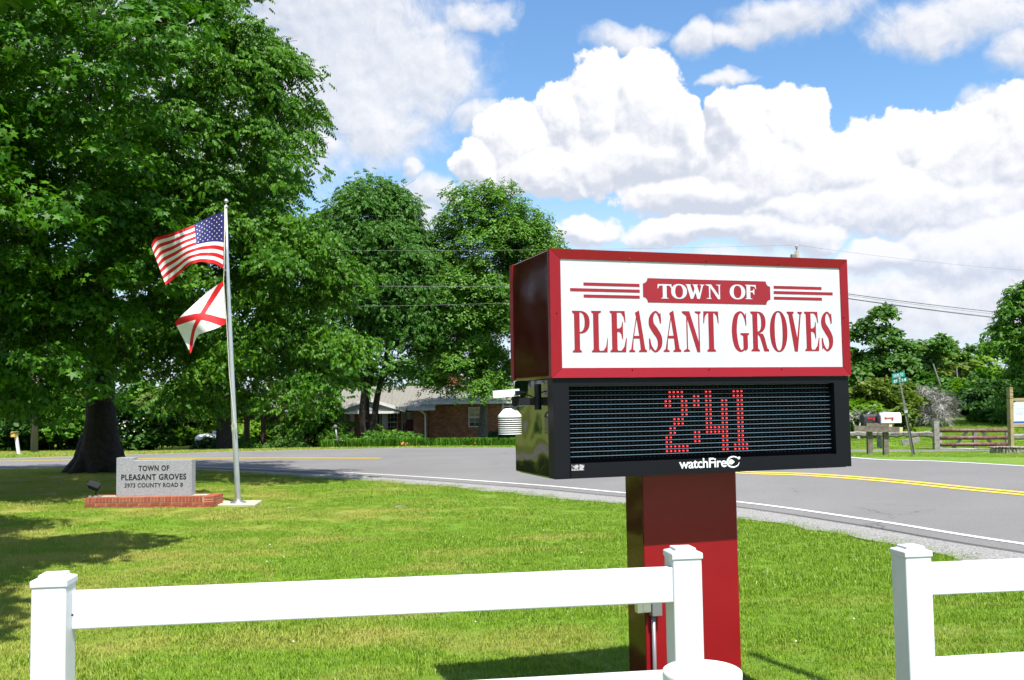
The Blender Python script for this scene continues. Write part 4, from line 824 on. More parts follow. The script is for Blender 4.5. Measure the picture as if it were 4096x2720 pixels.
# floodlight on the plinth
fl = P(320 + 200 / 3.19, 1800 + 570 / 3.19, MY + .12); lt = thing('floodlight', 'small dark floodlight tilted up on the left end of the brick plinth', 'floodlight', (fl.x, fl.y, zt_ + .002))
sc_ = MY / 3840 / 3.19
m = MB(); m.lathe([(.055, 0), (.055, .02), (.03, .035), (0, .035)], (fl.x, fl.y, zt_), 14); m.lathe([(.035, 0), (.035, .03), (0, .04)], (fl.x - .11, fl.y, zt_), 10); m.lathe([(.03, 0), (.03, .03), (0, .04)], (fl.x + .06, fl.y + .05, zt_), 10); m.build('base', 'aluminium', lt)
m = MB(); m.tube([(fl.x, fl.y, zt_ + .03), (fl.x + .01, fl.y, zt_ + .13)], .013, 8); m.build('stem', 'lamp_grey', lt)
Ml = Matrix.Rotation(R(20), 3, 'Y') @ Matrix.Rotation(R(38), 3, 'X'); hc = Vector((fl.x - .035, fl.y, zt_ + .21))
m = MB(); m.box(hc, (.21, .12, .11), Ml, bev=.02); m.box(hc + Ml @ Vector((0, 0, .064)), (.235, .145, .018), Ml); m.build('head', 'lamp_grey', lt); m = MB(); m.box(hc + Ml @ Vector((0, 0, .0745)), (.20, .11, .004), Ml); m.build('lens', 'lamp_glass', lt)

# ================================================================== FLAGPOLE + FLAGS
FY = 19.55; fb = P(953, 2020, FY); ft = P(903, 800, FY); fgz = G1(fb.x, fb.y)
pad = thing('concrete_pad', 'flat concrete pad at the foot of the flagpole', 'pad', (fb.x + .12, FY, fgz)); m = MB()
q = [P(*v) for v in ((870, 2027, 19.25), (1019, 2034, 19.1), (1048, 2014, 20.0), (895, 2012, 20.1))]; zt2 = fgz + .035
m.add([(v.x, v.y, fgz - .1) for v in q] + [(v.x, v.y, zt2) for v in q], [(3, 2, 1, 0), (4, 5, 6, 7), (0, 1, 5, 4), (1, 2, 6, 5), (2, 3, 7, 6), (3, 0, 4, 7)]); soft(m.build('slab', 'concrete', pad), .008)
fp = thing('flagpole', 'tall aluminium flagpole with silver ball beside the granite monument', 'flagpole', (fb.x, fb.y, zt2))
pp = [Vector((P(px, py, FY).x, FY, P(px, py, FY).z)) for (px, py) in ((953, 2018), (939, 1735), (923, 1388), (909, 1050), (904, 832))]; pp[0].z = zt2
r0 = .054; m = MB(); m.tube([pp[0] - Vector((0, 0, .05)), *pp], [.056, .056, .052, .045, .036, .029], 20); m.build('pole', 'aluminium', fp, True)
m = MB(); m.lathe([(.16, 0), (.165, .008), (.15, .02), (.09, .04), (.065, .06), (0, .06)], (fb.x, FY, zt2), 28); m.build('collar', 'aluminium', fp, True)
tp = pp[-1]; m = MB(); m.lathe([(.038, 0), (.045, .02), (.045, .045), (.02, .055), (.014, .10)], (tp.x, tp.y, tp.z), 16); m.build('truck', 'aluminium', fp, True); m = MB(); m.lathe([(0, -.05), (.025, -.043), (.044, -.02), (.05, 0), (.044, .02), (.025, .043), (0, .05)], (tp.x, tp.y, tp.z + .145), 18); m.build('ball', 'aluminium', fp, True)
zp = lambda zx, zy, Y=FY: P(500 + zx / 2.09, 750 + zy / 2.09, Y)
m = MB(); m.tube([zp(835, 150, FY - .05), zp(828, 690, FY - .06), zp(824, 780, FY - .06), zp(850, 1135, FY - .06), zp(872, 1560, FY - .06), P(937, 1690, FY - .07), P(945, 1760, FY - .06)], .006, 6)
lpz = [P(936 - 9 * math.sin(a), 1705 + 14 * math.cos(a), FY - .08) for a in np.linspace(0, 6.2, 12)]; m.tube(lpz, .005, 5); m.build('halyard', 'rope', fp, True)
def flag(name, label, TOP, BOT, ripple, nu, nv, faces_fn, mats, group=None):
    Tc, Bc = catmull(TOP, 12), catmull(BOT, 12); Tc, Bc = resample(Tc, nu + 1), resample(Bc, nu + 1)
    def Sf(u, v, off=0.):
        a = np.array([np.interp(u * nu, range(nu + 1), Tc[:, k]) for k in (0, 1)]); b = np.array([np.interp(u * nu, range(nu + 1), Bc[:, k]) for k in (0, 1)])
        mid = a * (1 - v) + b * v; mid = mid + ripple(u, v)[:2]; return zp(mid[0], mid[1], FY - .05 + ripple(u, v)[2] + off)
    vs = [Sf(i / nu, j / nv) for j in range(nv + 1) for i in range(nu + 1)]; fs = []; mi = []
    for j in range(nv):
        for i in range(nu): fs.append((j * (nu + 1) + i, (j + 1) * (nu + 1) + i, (j + 1) * (nu + 1) + i + 1, j * (nu + 1) + i + 1)); mi.append(faces_fn((i + .5) / nu, (j + .5) / nv))
    m = MB(); m.v = [tuple(v) for v in vs]; m.f = fs; m.m = mi; c = vs[0]; o = m.build(name, mats, None, True, base=c); tag(o, label, 'flag', group); return o, Sf
def rp(u, v): return np.array([0, 14 * math.sin(u * 5.5 + 1.2) * (.15 + .85 * v) * u * 1.0 - 4 * math.sin(u * 11), .16 * math.sin(u * 7.5 + v * 1.2) * min(1, u * 3) + .05 * math.sin(u * 17 - v * 3) * min(1, u * 4)])
us, USf = flag('american_flag', 'American flag with stars and stripes flying from the top of the pole', [(830, 202), (760, 226), (700, 252), (620, 286), (545, 322), (490, 345), (430, 372), (360, 398), (300, 408), (250, 425), (218, 478)],
               [(820, 680), (780, 655), (730, 635), (650, 620), (600, 625), (550, 645), (510, 680), (475, 718), (430, 755), (385, 782), (340, 806)], rp, 78, 26, lambda u, v: 2 if (u < .40 and v < 7 / 13) else (0 if int(v * 13) % 2 == 0 else 1), ['flag_red', 'flag_white', 'flag_blue'], 'flags on the flagpole')
m = MB()
for r_ in range(9):
    for c in range(6 if r_ % 2 == 0 else 5):
        u0 = .40 * ((c * 2 + 1 + (r_ % 2)) / 12); v0 = (7 / 13) * (r_ + 1) / 10; pts = []
        for k in range(10):
            a = math.pi / 2 + k * math.pi / 5; rr_ = .0185 if k % 2 == 0 else .0075; pts.append(USf(u0 + rr_ * math.cos(a) * .62, v0 - rr_ * math.sin(a) * 1.0, -.004))
        cc = USf(u0, v0, -.004); m.add(pts + [cc], [(10, (k + 1) % 10, k) for k in range(10)])
m.build('stars', 'flag_white', us)
m = MB(); 
def rp2(u, v): return np.array([10 * math.sin(v * 3.1) * (1 - u) * 0 - 6 * math.sin(u * 6) * v, 8 * math.sin(u * 6.3) * v, .12 * math.sin(u * 6 + v * 2.5) * min(1, u * 3)])
flag('alabama_flag', 'white flag with red diagonal cross flying below the American flag', [(822, 782), (770, 815), (700, 866), (620, 936), (550, 1000), (480, 1062), (417, 1128)], [(847, 1135), (800, 1158), (740, 1180), (670, 1208), (610, 1240), (580, 1290), (548, 1386)], rp2, 96, 64,
     lambda u, v: 0 if (abs(u - v) < .105 or abs(u - (1 - v)) < .105) else 1, ['flag_red', 'flag_white'], 'flags on the flagpole')

# ================================================================== ACROSS THE ROAD, RIGHT
def zb_(zx, zy): return 3380 + zx / 3.485, 1400 + zy / 3.485
def zc_(zx, zy): return 3700 + zx / 3.485, 1400 + zy / 3.485
MYb = 28.0
mb_ = lambda zx, zy, Y=MYb: P(*zb_(zx, zy), Y)
def gnd(v): return Vector((v.x, v.y, G1(v.x, v.y)))
st = thing('mailbox_stand', 'weathered timber stand carrying two mailboxes beside the road', 'stand', gnd(mb_(440, 1460)))
for (xa, xb, top, bot) in ((305, 375, 1130, 1465), (528, 600, 1140, 1478)):
    a, b = mb_((xa + xb) / 2, top), mb_((xa + xb) / 2 + 4, bot); b.z = G1(b.x, b.y) - .15; w = .135; m = MB(); m.bar(a, b, w, w, 0, (0, 1, 0)); m.build('post', 'old_wood', st)
a, b = mb_(128, 1092, MYb - .14), mb_(755, 1112, MYb - .14); m = MB(); m.bar(a, b, .06, .16); m.build('long_beam', 'old_wood', st)
a, b = mb_(130, 1095, MYb + .14), mb_(800, 1115, MYb + .14); m = MB(); m.bar(a, b, .06, .16); m.build('long_beam', 'pale_wood', st)
a, b = mb_(275, 1045), mb_(582, 1050); m = MB(); m.bar(a, b, .34, .11); m.build('cross_block', 'old_wood', st); m = MB(); m.box(mb_(606, 1050), (.10, .3, .10)); m.build('beam_end', 'pale_wood', st)
def mailbox(zx0, zx1, zy0, zy1, body, label, Y, yaw):
    a, b = mb_(zx0, zy1, Y), mb_(zx1, zy1, Y); h = mb_(zx0, zy0, Y).z - a.z; L = (b - a).length; c = (a + b) / 2; t_ = thing('mailbox', label, 'mailbox', c, 'mailboxes on the timber stand')
    w = h * .80; prof = [(-w / 2, 0), (w / 2, 0), (w / 2, h - w / 2)] + arc(0, h - w / 2, w / 2, w / 2, 0, 180, 8)[1:] ; n_ = len(prof); M = Matrix.Rotation(yaw, 3, 'Z'); m = MB()
    m.add([c + M @ Vector((sx_ * L / 2, p[0], p[1])) for sx_ in (-1, 1) for p in prof], [tuple(range(n_)), tuple(range(n_, 2 * n_))[::-1]] + [(i, i + n_, (i + 1) % n_ + n_, (i + 1) % n_) for i in range(n_)]); soft(m.build('body', body, t_), .006)
    m = MB(); m.add([c + M @ Vector((-L / 2 + sx_ * .02 - .022, p[0] * 1.05, p[1] * 1.03 - .003)) for sx_ in (-.5, .5) for p in prof], [tuple(range(n_)), tuple(range(n_, 2 * n_))[::-1]] + [(i, i + n_, (i + 1) % n_ + n_, (i + 1) % n_) for i in range(n_)]); m.build('door', 'metal_grey' if body == 'box_white' else body, t_)
    m = MB(); m.box(c + M @ Vector((-L * .12, -w / 2 - .012, h * .50)), (L * .36, .008, .025), M); m.box(c + M @ Vector((L * .05, -w / 2 - .014, h * .42)), (.05, .008, .085), M); m.box(c + M @ Vector((-L * .30, -w / 2 - .010, h * .50)), (.04, .012, .05), M); m.build('flag', 'plastic_red', t_); return t_
mailbox(235, 480, 893, 1015, 'box_black', 'dented black mailbox with red flag on the left of the stand', MYb + .1, .25); mailbox(478, 768, 872, 1018, 'box_white', 'white mailbox with red flag on the right of the stand', MYb - .05, .06)
# street sign
ss0, ss1 = mb_(965, 1480, 28.5), mb_(768, 455, 28.5); sg = thing('street_sign', 'leaning street name sign with two green blades on a steel post', 'street sign', gnd(ss0)); ss0.z = G1(ss0.x, ss0.y) - .15
m = MB(); dd = (ss1 - ss0).normalized(); mid = ss0 + (ss1 - ss0) * .62
m.bar(ss0, mid + dd * .25, .075, .02, 0, (0, 1, 0)); m.bar(ss0 + Vector((-.035, -.02, 0)), mid + dd * .25 + Vector((-.035, -.02, 0)), .012, .03, 0, (0, 1, 0)); m.bar(ss0 + Vector((.035, -.02, 0)), mid + dd * .25 + Vector((.035, -.02, 0)), .012, .03, 0, (0, 1, 0)); m.bar(mid + Vector((0, -.03, 0)), ss1, .055, .02, 0, (0, 1, 0)); m.build('post', 'post_steel', sg)
m = MB(); m.box(mid + dd * .02 + Vector((0, -.04, 0)), (.10, .03, .09)); m.build('bracket', 'aluminium', sg)
def blade(c00, c10, c11, c01, txt, matn, Y0, Y1):
    q = [mb_(*c00, Y0), mb_(*c10, Y1), mb_(*c11, Y1), mb_(*c01, Y0)]; nrm = (q[1] - q[0]).cross(q[3] - q[0]).normalized()
    if nrm.y > 0: nrm = -nrm
    m = MB(); m.add(q + [v - nrm * .006 for v in q], [(0, 1, 2, 3), (7, 6, 5, 4), (0, 4, 5, 1), (1, 5, 6, 2), (2, 6, 7, 3), (3, 7, 4, 0)]); bl_ = m.build('blade', matn, sg)
    vs, fs = text_poly(txt, 1.15, .02); m = MB(); m.add([q[0] + (q[1] - q[0]) * (.12 + .76 * v[0]) + (q[3] - q[0]) * (.22 + .56 * v[1]) + nrm * .003 for v in vs], fs); m.build('lettering', 'print_white', bl_)
blade((660, 403), (838, 368), (830, 305), (650, 332), 'DAVIS  RD', 'sign_teal', 28.55, 28.4); blade((658, 478), (878, 440), (868, 376), (650, 412), 'CO RD 8', 'sign_green', 28.45, 28.55)
m = MB(); m.box(mb_(757, 395, 28.42), (.05, .06, .06)); m.build('clamp', 'aluminium', sg)

# split rail fence, gate, broken post
GYt = 47.0
gc = lambda zx, zy, Y=GYt: P(*zc_(zx, zy), Y)
sf_ = thing('split_rail_fence', 'weathered split rail fence left of the maroon field gate', 'fence', gnd(gc(150, 1385)))
fa = gc(157, 1385); m = MB(); top = gc(145, 992); m.bar(Vector((fa.x, GYt, G1(fa.x, GYt) - .3)), Vector((top.x, GYt, top.z)), .25, .25, 0, (0, 1, 0)); m.build('post', 'grey_wood', sf_)
pl = mb_(480, 1365, 49); tpl = mb_(478, 1145, 49); m = MB(); m.bar(Vector((pl.x, 49, G1(pl.x, 49) - .2)), Vector((tpl.x, 49, tpl.z)), .2, .2, 0, (0, 1, 0)); m.build('post', 'grey_wood', sf_)
def rough_rail(a, b, r, parent, n=9, matn='grey_wood'):
    m = MB(); pts = [a.lerp(b, i / n) + Vector((0, 0, random.uniform(-.03, .03))) for i in range(n + 1)]; m.tube(pts, [r * random.uniform(.8, 1.15) for _ in pts], 6); return m.build('rail', matn, parent)
rough_rail(mb_(-200, 1165, 50), mb_(500, 1172, 49), .13, sf_); rough_rail(mb_(470, 1172, 48.8), gc(140, 1178), .15, sf_)
hang = thing('broken_plank', 'broken grey plank leaning behind the street sign post', 'plank', gnd(mb_(900, 1330, 46))); m = MB(); m.bar(mb_(795, 1295, 46), mb_(1035, 1245, 46), .10, .25); m.build('plank', 'grey_wood', hang)
gt = thing('field_gate', 'maroon and grey tubular field gate with three bars and two braces', 'gate', gnd(gc(680, 1395)))
for (y0, y1, mt) in ((1122, 1120, 'gate_maroon'), (1226, 1220, 'gate_maroon'), (1320, 1312, 'gate_maroon'), (1390, 1385, 'gate_grey')):
    m = MB(); m.tube([gc(190, y0, GYt - .02), gc(1165, y1, GYt - .02)], .095 if y0 < 1380 else .08, 8); m.build('bar', mt, gt, True)
for x in (207, 1148): m = MB(); m.bar(gc(x, 1115), gc(x + 3, 1400), .16, .14, 0, (0, 1, 0)); m.build('upright', 'gate_grey', gt)
for (xa, xb) in ((590, 380), (790, 985)): m = MB(); m.bar(gc(xa, 1130, GYt + .12), gc(xb, 1385, GYt + .12), .13, .05, 0, (0, 1, 0)); m.build('brace', 'gate_grey', gt)
vp = thing('fence_post', 'old grey post wound with vine in the middle behind the gate', 'post', gnd(gc(685, 1390, 47.8))); a = gc(690, 1110, 47.8); m = MB(); m.bar(Vector((a.x, 47.8, G1(a.x, 47.8) - .2)), a, .18, .18, 0, (0, 1, 0)); m.build('post', 'grey_wood', vp)
rp_ = thing('split_rail_fence', 'weathered split rail right of the carved timber post', 'fence', gnd(gc(1500, 1390, 46))); rough_rail(gc(1225, 1208, 46.5), gc(1700, 1222, 46), .13, rp_); a = gc(1690, 1150, 46); m = MB(); m.bar(Vector((a.x, 46, G1(a.x, 46) - .2)), a, .35, .35, 0, (0, 1, 0)); m.build('post', 'grey_wood', rp_)
# carved timber sign with banner
TY = 31.0; tcn = lambda zx, zy, Y=TY: P(*zc_(zx, zy), Y)
ts = thing('timber_sign', 'new timber sign post with grooved top holding a white banner', 'sign', gnd(tcn(1195, 1430)))
def carved_post(zx):
    b0 = tcn(zx, 1430); t0 = tcn(zx - 20, 520); b0.z = G1(b0.x, b0.y) - .2; w = .135; dv = t0 - b0; L = dv.length
    for (f0, f1, ww) in ((0, .842, w), (.850, .868, w), (.868, .880, w * .86), (.880, .918, w), (.918, .93, w * .86), (.93, .972, w), (.972, .982, w * .86), (.982, 1.0, w)):
        m = MB(); m.bar(b0 + dv * f0, b0 + dv * f1, ww, ww, 0, (-.35, 1, 0)); m.build('post' if f0 == 0 else 'carved_ring', 'new_wood', ts)
carved_post(1200); 
p2b = tcn(1200, 1430) + Vector((1.75, .35, 0)); p2b.z = G1(p2b.x, p2b.y); m = MB(); m.bar(p2b - Vector((0, 0, .2)), p2b + Vector((0, 0, 2.15)), .135, .135, 0, (0, 1, 0)); m.build('post', 'new_wood', ts)
a = tcn(1212, 685, TY + .02); dx = Vector((1.68, .33, 0)); 
for (zy, ) in ((690,), (1055,)): a = tcn(1222, zy, TY + .03); m = MB(); m.bar(a, a + dx + Vector((0, 0, -.0)), .05, .085); m.build('cross_rail', 'new_wood', ts)
a = tcn(1228, 1035, TY + .02); h = tcn(1228, 712, TY + .02).z - a.z; m = MB(); nb = Vector((.195, -.98, 0)); bx = dx * .96
m.add([a, a + bx, a + bx + Vector((0, 0, h)), a + Vector((0, 0, h))] + [v - nb * .008 for v in (a, a + bx, a + bx + Vector((0, 0, h)), a + Vector((0, 0, h)))], [(0, 1, 2, 3), (7, 6, 5, 4), (0, 4, 5, 1), (1, 5, 6, 2), (2, 6, 7, 3), (3, 7, 4, 0)]); bn = m.build('banner', 'sign_white', ts)
def bpt(u, v, o=.003): return a + bx * u + Vector((0, 0, h * v)) + nb * o
m = MB(); m.add([bpt(0, .03), bpt(1, .03), bpt(1, .12), bpt(0, .12)], [(0, 1, 2, 3)]); m.build('blue_band', 'banner_blue', bn)
m = MB(); m.add([bpt(0, .88), bpt(0, 1.), bpt(.10, 1.)], [(0, 1, 2)[::-1]]); m.build('corner_print', 'banner_blue', bn); m = MB(); m.add([bpt(0, .75, .004), bpt(0, .90, .004), bpt(.055, .80, .004)], [(0, 1, 2)[::-1]]); m.build('corner_print', 'banner_gold', bn)
vs, fs = text_poly('WEST NU', 1.05, .0); m = MB(); m.add([bpt(.06 + .32 * v[0], .40 + .09 * v[1]) for v in vs], fs); m.build('lettering', 'print_grey', bn)
for (u0, u1, v) in ((.04, .40, .66), (.09, .20, .56)): m = MB(); m.add([bpt(u0, v), bpt(u1, v), bpt(u1, v + .012), bpt(u0, v + .012)], [(0, 1, 2, 3)]); m.build('print_line', 'print_grey', bn)
sb = thing('stone_border', 'low curved border of rough stones under the timber sign', 'border', gnd(tcn(1250, 1480)))
k = 0
for px in range(3976, 4160, 13):
    c = P(px, 1820, 30.3 - .5 * math.sin((px - 3970) / 70)); g0 = G1(c.x, c.y); m = MB(); s_ = .14 + random.uniform(-.01, .02)
    m.box((c.x, c.y, g0 + .07), (s_, .25, .17 + random.uniform(-.02, .02)), random.uniform(-.2, .2), bev=.02); m.box((c.x + .01, c.y, g0 + .185 + random.uniform(-.01, .01)), (s_ + .03, .3, .05), random.uniform(-.2, .2), bev=.015); m.build('stone', 'stone', sb)

# ================================================================== HOUSE
HY = 64.0; HH = HY
def hz(zx, zy, Y=HY): return P(1050 + zx / 3.148, 1550 + zy / 3.148, Y)
hg = G1(hz(1300, 700).x, HY) 
house = thing('brick_house', 'single storey red brick house with tan metal roof behind the trees', 'house', (hz(1300, 700).x, HY + 4, hg))
xL = hz(200, 0).x; xR = hz(2075, 0).x; xE = xR + 8.5; ze = hz(200, 300).z; zg = hg - .3; pL, pR = hz(900, 0).x, hz(1895, 0).x
m = MB(); w = .25
def wall(x0, x1, y0, y1, z0, z1, name='wall', mt='house_brick'): m = MB(); m.box(((x0 + x1) / 2, (y0 + y1) / 2, (z0 + z1) / 2), (x1 - x0, y1 - y0, z1 - z0)); return m.build(name, mt, house)
wall(xL, pL, HY, HY + .25, zg, ze); wall(pR, xR, HY, HY + .25, zg, ze); wall(pL + .003, pR - .003, HY + 1.4, HY + 1.65, zg, ze); wall(pL - .25, pL, HY + .253, HY + 1.6, zg, ze); wall(pR, pR + .25, HY + .253, HY + 1.6, zg, ze)
wall(xR, xE, HY + .8, HY + 1.05, zg, ze + .35); wall(xL, xL + .25, HY + .253, HY + 9, zg, ze); wall(xE - .25, xE, HY + 1.053, HY + 9, zg, ze + .35); wall(xL, xE, HY + 9.003, HY + 9.2, zg, ze)
wall(pL, pR, HY - .6, HY + 1.397, zg, hz(1300, 655).z, 'porch_floor')
# roof with standing ribs
ridge = hz(1700, -5, HY + 5).z; zov = ze
def roof(x0, x1, yf, zf, yr, zr, name='roof'):
    m = MB(); t_ = .06; vs = [(x0, yf, zf), (x1, yf, zf), (x1, yr, zr), (x0, yr, zr)]; m.add(vs + [(v[0], v[1], v[2] + t_) for v in vs], [(0, 3, 2, 1), (4, 5, 6, 7), (0, 1, 5, 4), (1, 2, 6, 5), (2, 3, 7, 6), (3, 0, 4, 7)])
    vs = [(x0, 2 * yr - yf, zf), (x1, 2 * yr - yf, zf), (x1, yr + .005, zr), (x0, yr + .005, zr)]; m.add(vs + [(v[0], v[1], v[2] + t_) for v in vs], [(0, 1, 2, 3), (4, 7, 6, 5), (0, 4, 5, 1), (1, 5, 6, 2), (3, 2, 6, 7), (0, 3, 7, 4)])
    r = m.build(name, 'roof_tan', house); m = MB(); x = x0 + .15
    while x < x1: m.bar((x, yf, zf + t_ + .012), (x, yr, zr + t_ + .012), .03, .03); x += .30
    m.build('roof_rib', 'roof_tan', r)['kind'] = 'stuff'; return r
roof(xL - .8, xR + .55, HY - .7, zov + .02, HY + 5, ridge); roof(xR + .56, xE + .6, HY + .2, ze + .40, HY + 5, ridge + .02)
def trim(a, b, w_, h_, name='gutter', mt='trim_white'): m = MB(); m.bar(a, b, w_, h_); return m.build(name, mt, house)
trim((xL - .8, HY - .78, zov), (pL - .02, HY - .78, zov), .14, .14); trim((pR - .3, HY - .78, zov), (xR + .55, HY - .78, zov - .0), .14, .16); trim((xR - .5, HY + .12, ze + .38), (xE + .6, HY + .12, ze + .38), .14, .16)
wall(xL - .7, pL - .3, HY - .7, HY - .003, zov - .04, zov - .005, 'soffit', 'trim_white'); wall(pR - .3, xR + .5, HY - .7, HY - .003, zov - .04, zov - .005, 'soffit', 'trim_white')
for zx in (240, 2045):
    x = hz(zx, 0).x; m = MB(); m.tube([(x - .3, HY - .75, zov - .05), (x, HY - .2, zov - .35), (x, HY - .08, zov - .5), (x, HY - .08, hg + .1)], .06, 8); m.build('downspout', 'trim_white', house)
# porch gable
gl_, gr_, ga = hz(890, 302, HY - 1.0), hz(1785, 290, HY - 1.0), hz(1335, 150, HY - 1.0); yb = HY + 2.5; zgb = avg(gl_.z, gr_.z) - .02
m = MB(); yf = HY - .95
for (e0, sg_) in ((gl_, -1), (gr_, 1)):
    vs = [(e0.x, yf - .15, zgb), (ga.x, yf - .15, ga.z), (ga.x, yb, ga.z), (e0.x, yb, zgb)]
    if sg_ > 0: vs = vs[::-1]
    m.add(vs + [(v[0], v[1], v[2] + .06) for v in vs], [(0, 3, 2, 1), (4, 5, 6, 7), (0, 1, 5, 4), (1, 2, 6, 5), (2, 3, 7, 6), (3, 0, 4, 7)])
m.build('porch_roof', 'roof_tan', house)
m = MB(); m.add([(gl_.x + .25, yf, zgb), (gr_.x - .25, yf, zgb), (ga.x, yf, ga.z - .08), (gl_.x + .25, yf + .1, zgb), (gr_.x - .25, yf + .1, zgb), (ga.x, yf + .1, ga.z - .08)], [(0, 1, 2), (5, 4, 3), (0, 3, 4, 1)]); m.build('gable', 'siding', house)
trim((gl_.x - .1, yf - .16, zgb - .0), (ga.x, yf - .16, ga.z + .0), .05, .20, 'fascia'); trim((ga.x, yf - .16, ga.z), (gr_.x + .1, yf - .16, zgb), .05, .20, 'fascia'); trim((gl_.x + .3, yf - .06, zgb - .08), (gr_.x - .3, yf - .06, zgb - .08), .10, .16, 'porch_beam')
for zx in (980, 1730):
    x = hz(zx, 0).x; m = MB()
    for dx_ in (-.12, .12): m.bar((x + dx_, HY - .8, hz(zx, 655).z), (x + dx_, HY - .8, zgb - .16), .03, .03, 0, (0, 1, 0))
    for k in range(9): z = hz(zx, 655).z + k * .25; m.bar((x - .12, HY - .8, z), (x + .12, HY - .8, z + .2), .015, .015, 0, (0, 1, 0))
    m.build('porch_column', 'led_black', house)
PY = HY + 1.38
def hwin(zx0, zx1, zy0, zy1, Y, cols=2, rows=2, split=True, curt=False):
    a, b = hz(zx0, zy1, Y), hz(zx1, zy0, Y); W_, H_ = b.x - a.x, b.z - a.z; m = MB(); fw_ = .07; y = Y - .03
    for (x0, x1, z0, z1) in ((a.x, b.x, a.z, a.z + fw_), (a.x, b.x, b.z - fw_, b.z), (a.x, a.x + fw_, a.z + fw_, b.z - fw_), (b.x - fw_, b.x, a.z + fw_, b.z - fw_)): m.box(((x0 + x1) / 2, y, (z0 + z1) / 2), (x1 - x0, .08, z1 - z0))
    if split: m.box(((a.x + b.x) / 2, y, (a.z + b.z) / 2), (W_ - 2 * fw_ - .004, .06, .06))
    win = m.build('window', 'trim_white', house)
    m = MB(); m.box(((a.x + b.x) / 2, y + .025, (a.z + b.z) / 2), (W_ - 2 * fw_ - .01, .01, H_ - 2 * fw_ - .01)); m.build('pane', 'glass_dark', win)
    m = MB()
    for i in range(1, cols): m.box((a.x + W_ * i / cols, y + .012, (a.z + b.z) / 2), (.025, .01, H_ - 2 * fw_ - .02))
    for i in range(1, rows * 2):
        if i != rows: m.box(((a.x + b.x) / 2, y + .014, a.z + H_ * i / (rows * 2)), (W_ - 2 * fw_ - .02, .008, .025))
    m.build('glazing_bar', 'trim_white', win)
    if curt: m = MB(); m.box(((a.x + b.x) / 2, y + .017, a.z + H_ * .74), (W_ - 2 * fw_ - .04, .004, H_ * .4)); m.build('curtain', 'curtain', win)
hwin(975, 1115, 318, 568, PY - .003, 2, 1, True, True); hwin(1568, 1702, 312, 560, PY - .003, 3, 2); hwin(1752, 1835, 312, 555, PY - .003, 2, 1, True, True); hwin(362, 400, 330, 402, HY - .003, 1, 1)
def slab(zx0, zx1, zy0, zy1, Y, name, mt, th=.06): a, b = hz(zx0, zy1, Y), hz(zx1, zy0, Y); m = MB(); m.box(((a.x + b.x) / 2, Y - th / 2, (a.z + b.z) / 2), (b.x - a.x, th, b.z - a.z)); o = m.build(name, mt, house); return o
for (x0, x1, y0, y1) in ((905, 966, 320, 585), (1112, 1156, 318, 580), (1506, 1562, 320, 578), (1838, 1896, 305, 575)): slab(x0, x1, y0, y1, PY - .01, 'shutter', 'trim_white')
slab(1355, 1475, 335, 650, PY - .01, 'door', 'door_dark', .05); slab(1336, 1354, 330, 655, PY - .01, 'door_frame', 'siding', .1); slab(1476, 1490, 330, 655, PY - .01, 'door_frame', 'siding', .1)
rw0 = P(1000 + 1885 / 2.146, 1400 + 665 / 2.146, HY + .79); rw1 = P(1000 + 1990 / 2.146, 1400 + 495 / 2.146, HY + .79)
k0 = ((rw0.x - hz(0, 0).x) / (hz(1000, 0).x - hz(0, 0).x) * 1000); k1 = ((rw1.x - hz(0, 0).x) / (hz(1000, 0).x - hz(0, 0).x) * 1000); hwin(k0, k1, 245, 500, HY + .797, 2, 2)
m = MB(); ch = P(1000 + 1765 / 2.146, 1540, HY + 5.5); m.box((ch.x, HY + 5.6, ridge + .25), (1.1, .7, 1.1)); m.build('chimney', 'house_brick', house)
def mkthing(name, lab, cat, parts, grp=None, loc=None):
    t_ = thing(name, lab, cat, loc, grp)
    for (pn_, mb__, mt, sm) in parts: mb__.build(pn_, mt, t_, sm)
    return t_
# porch furniture and baskets
c = hz(1862, 650, HY + .6); c.z = hz(1300, 655).z; m1 = MB(); m1.box((c.x, c.y, c.z + .45), (.55, .5, .06)); m2 = MB(); m2.box((c.x, c.y + .22, c.z + .85), (.55, .06, .85), Matrix.Rotation(R(-12), 3, 'X'), bev=.02); m3 = MB()
for dx_ in (-.25, .25): m3.bar((c.x + dx_, c.y - .25, c.z + .08), (c.x + dx_, c.y - .25, c.z + .65), .05, .05, 0, (0, 1, 0)); m3.bar((c.x + dx_, c.y - .3, c.z + .66), (c.x + dx_, c.y + .25, c.z + .66), .07, .03); m3.bar((c.x + dx_, c.y - .4, c.z + .04), (c.x + dx_, c.y + .45, c.z + .04), .05, .06)
mkthing('rocking_chair', 'dark red rocking chair on the right of the house porch', 'chair', [('seat', m1, 'chair_red', 0), ('backrest', m2, 'chair_red', 0), ('arms', m3, 'chair_red', 0)], None, c)
pgl = hz(1525, 420, PY - .04); m1 = MB(); m1.box(pgl, (.14, .03, .38), None, 0, .02); m1.box(pgl + Vector((0, -.002, .27)), (.08, .03, .12), None, 0, .02); o = m1.build('wall_plaque', 'plastic_red', None, base=pgl); tag(o, 'small red plaque between the porch door and window', 'plaque')

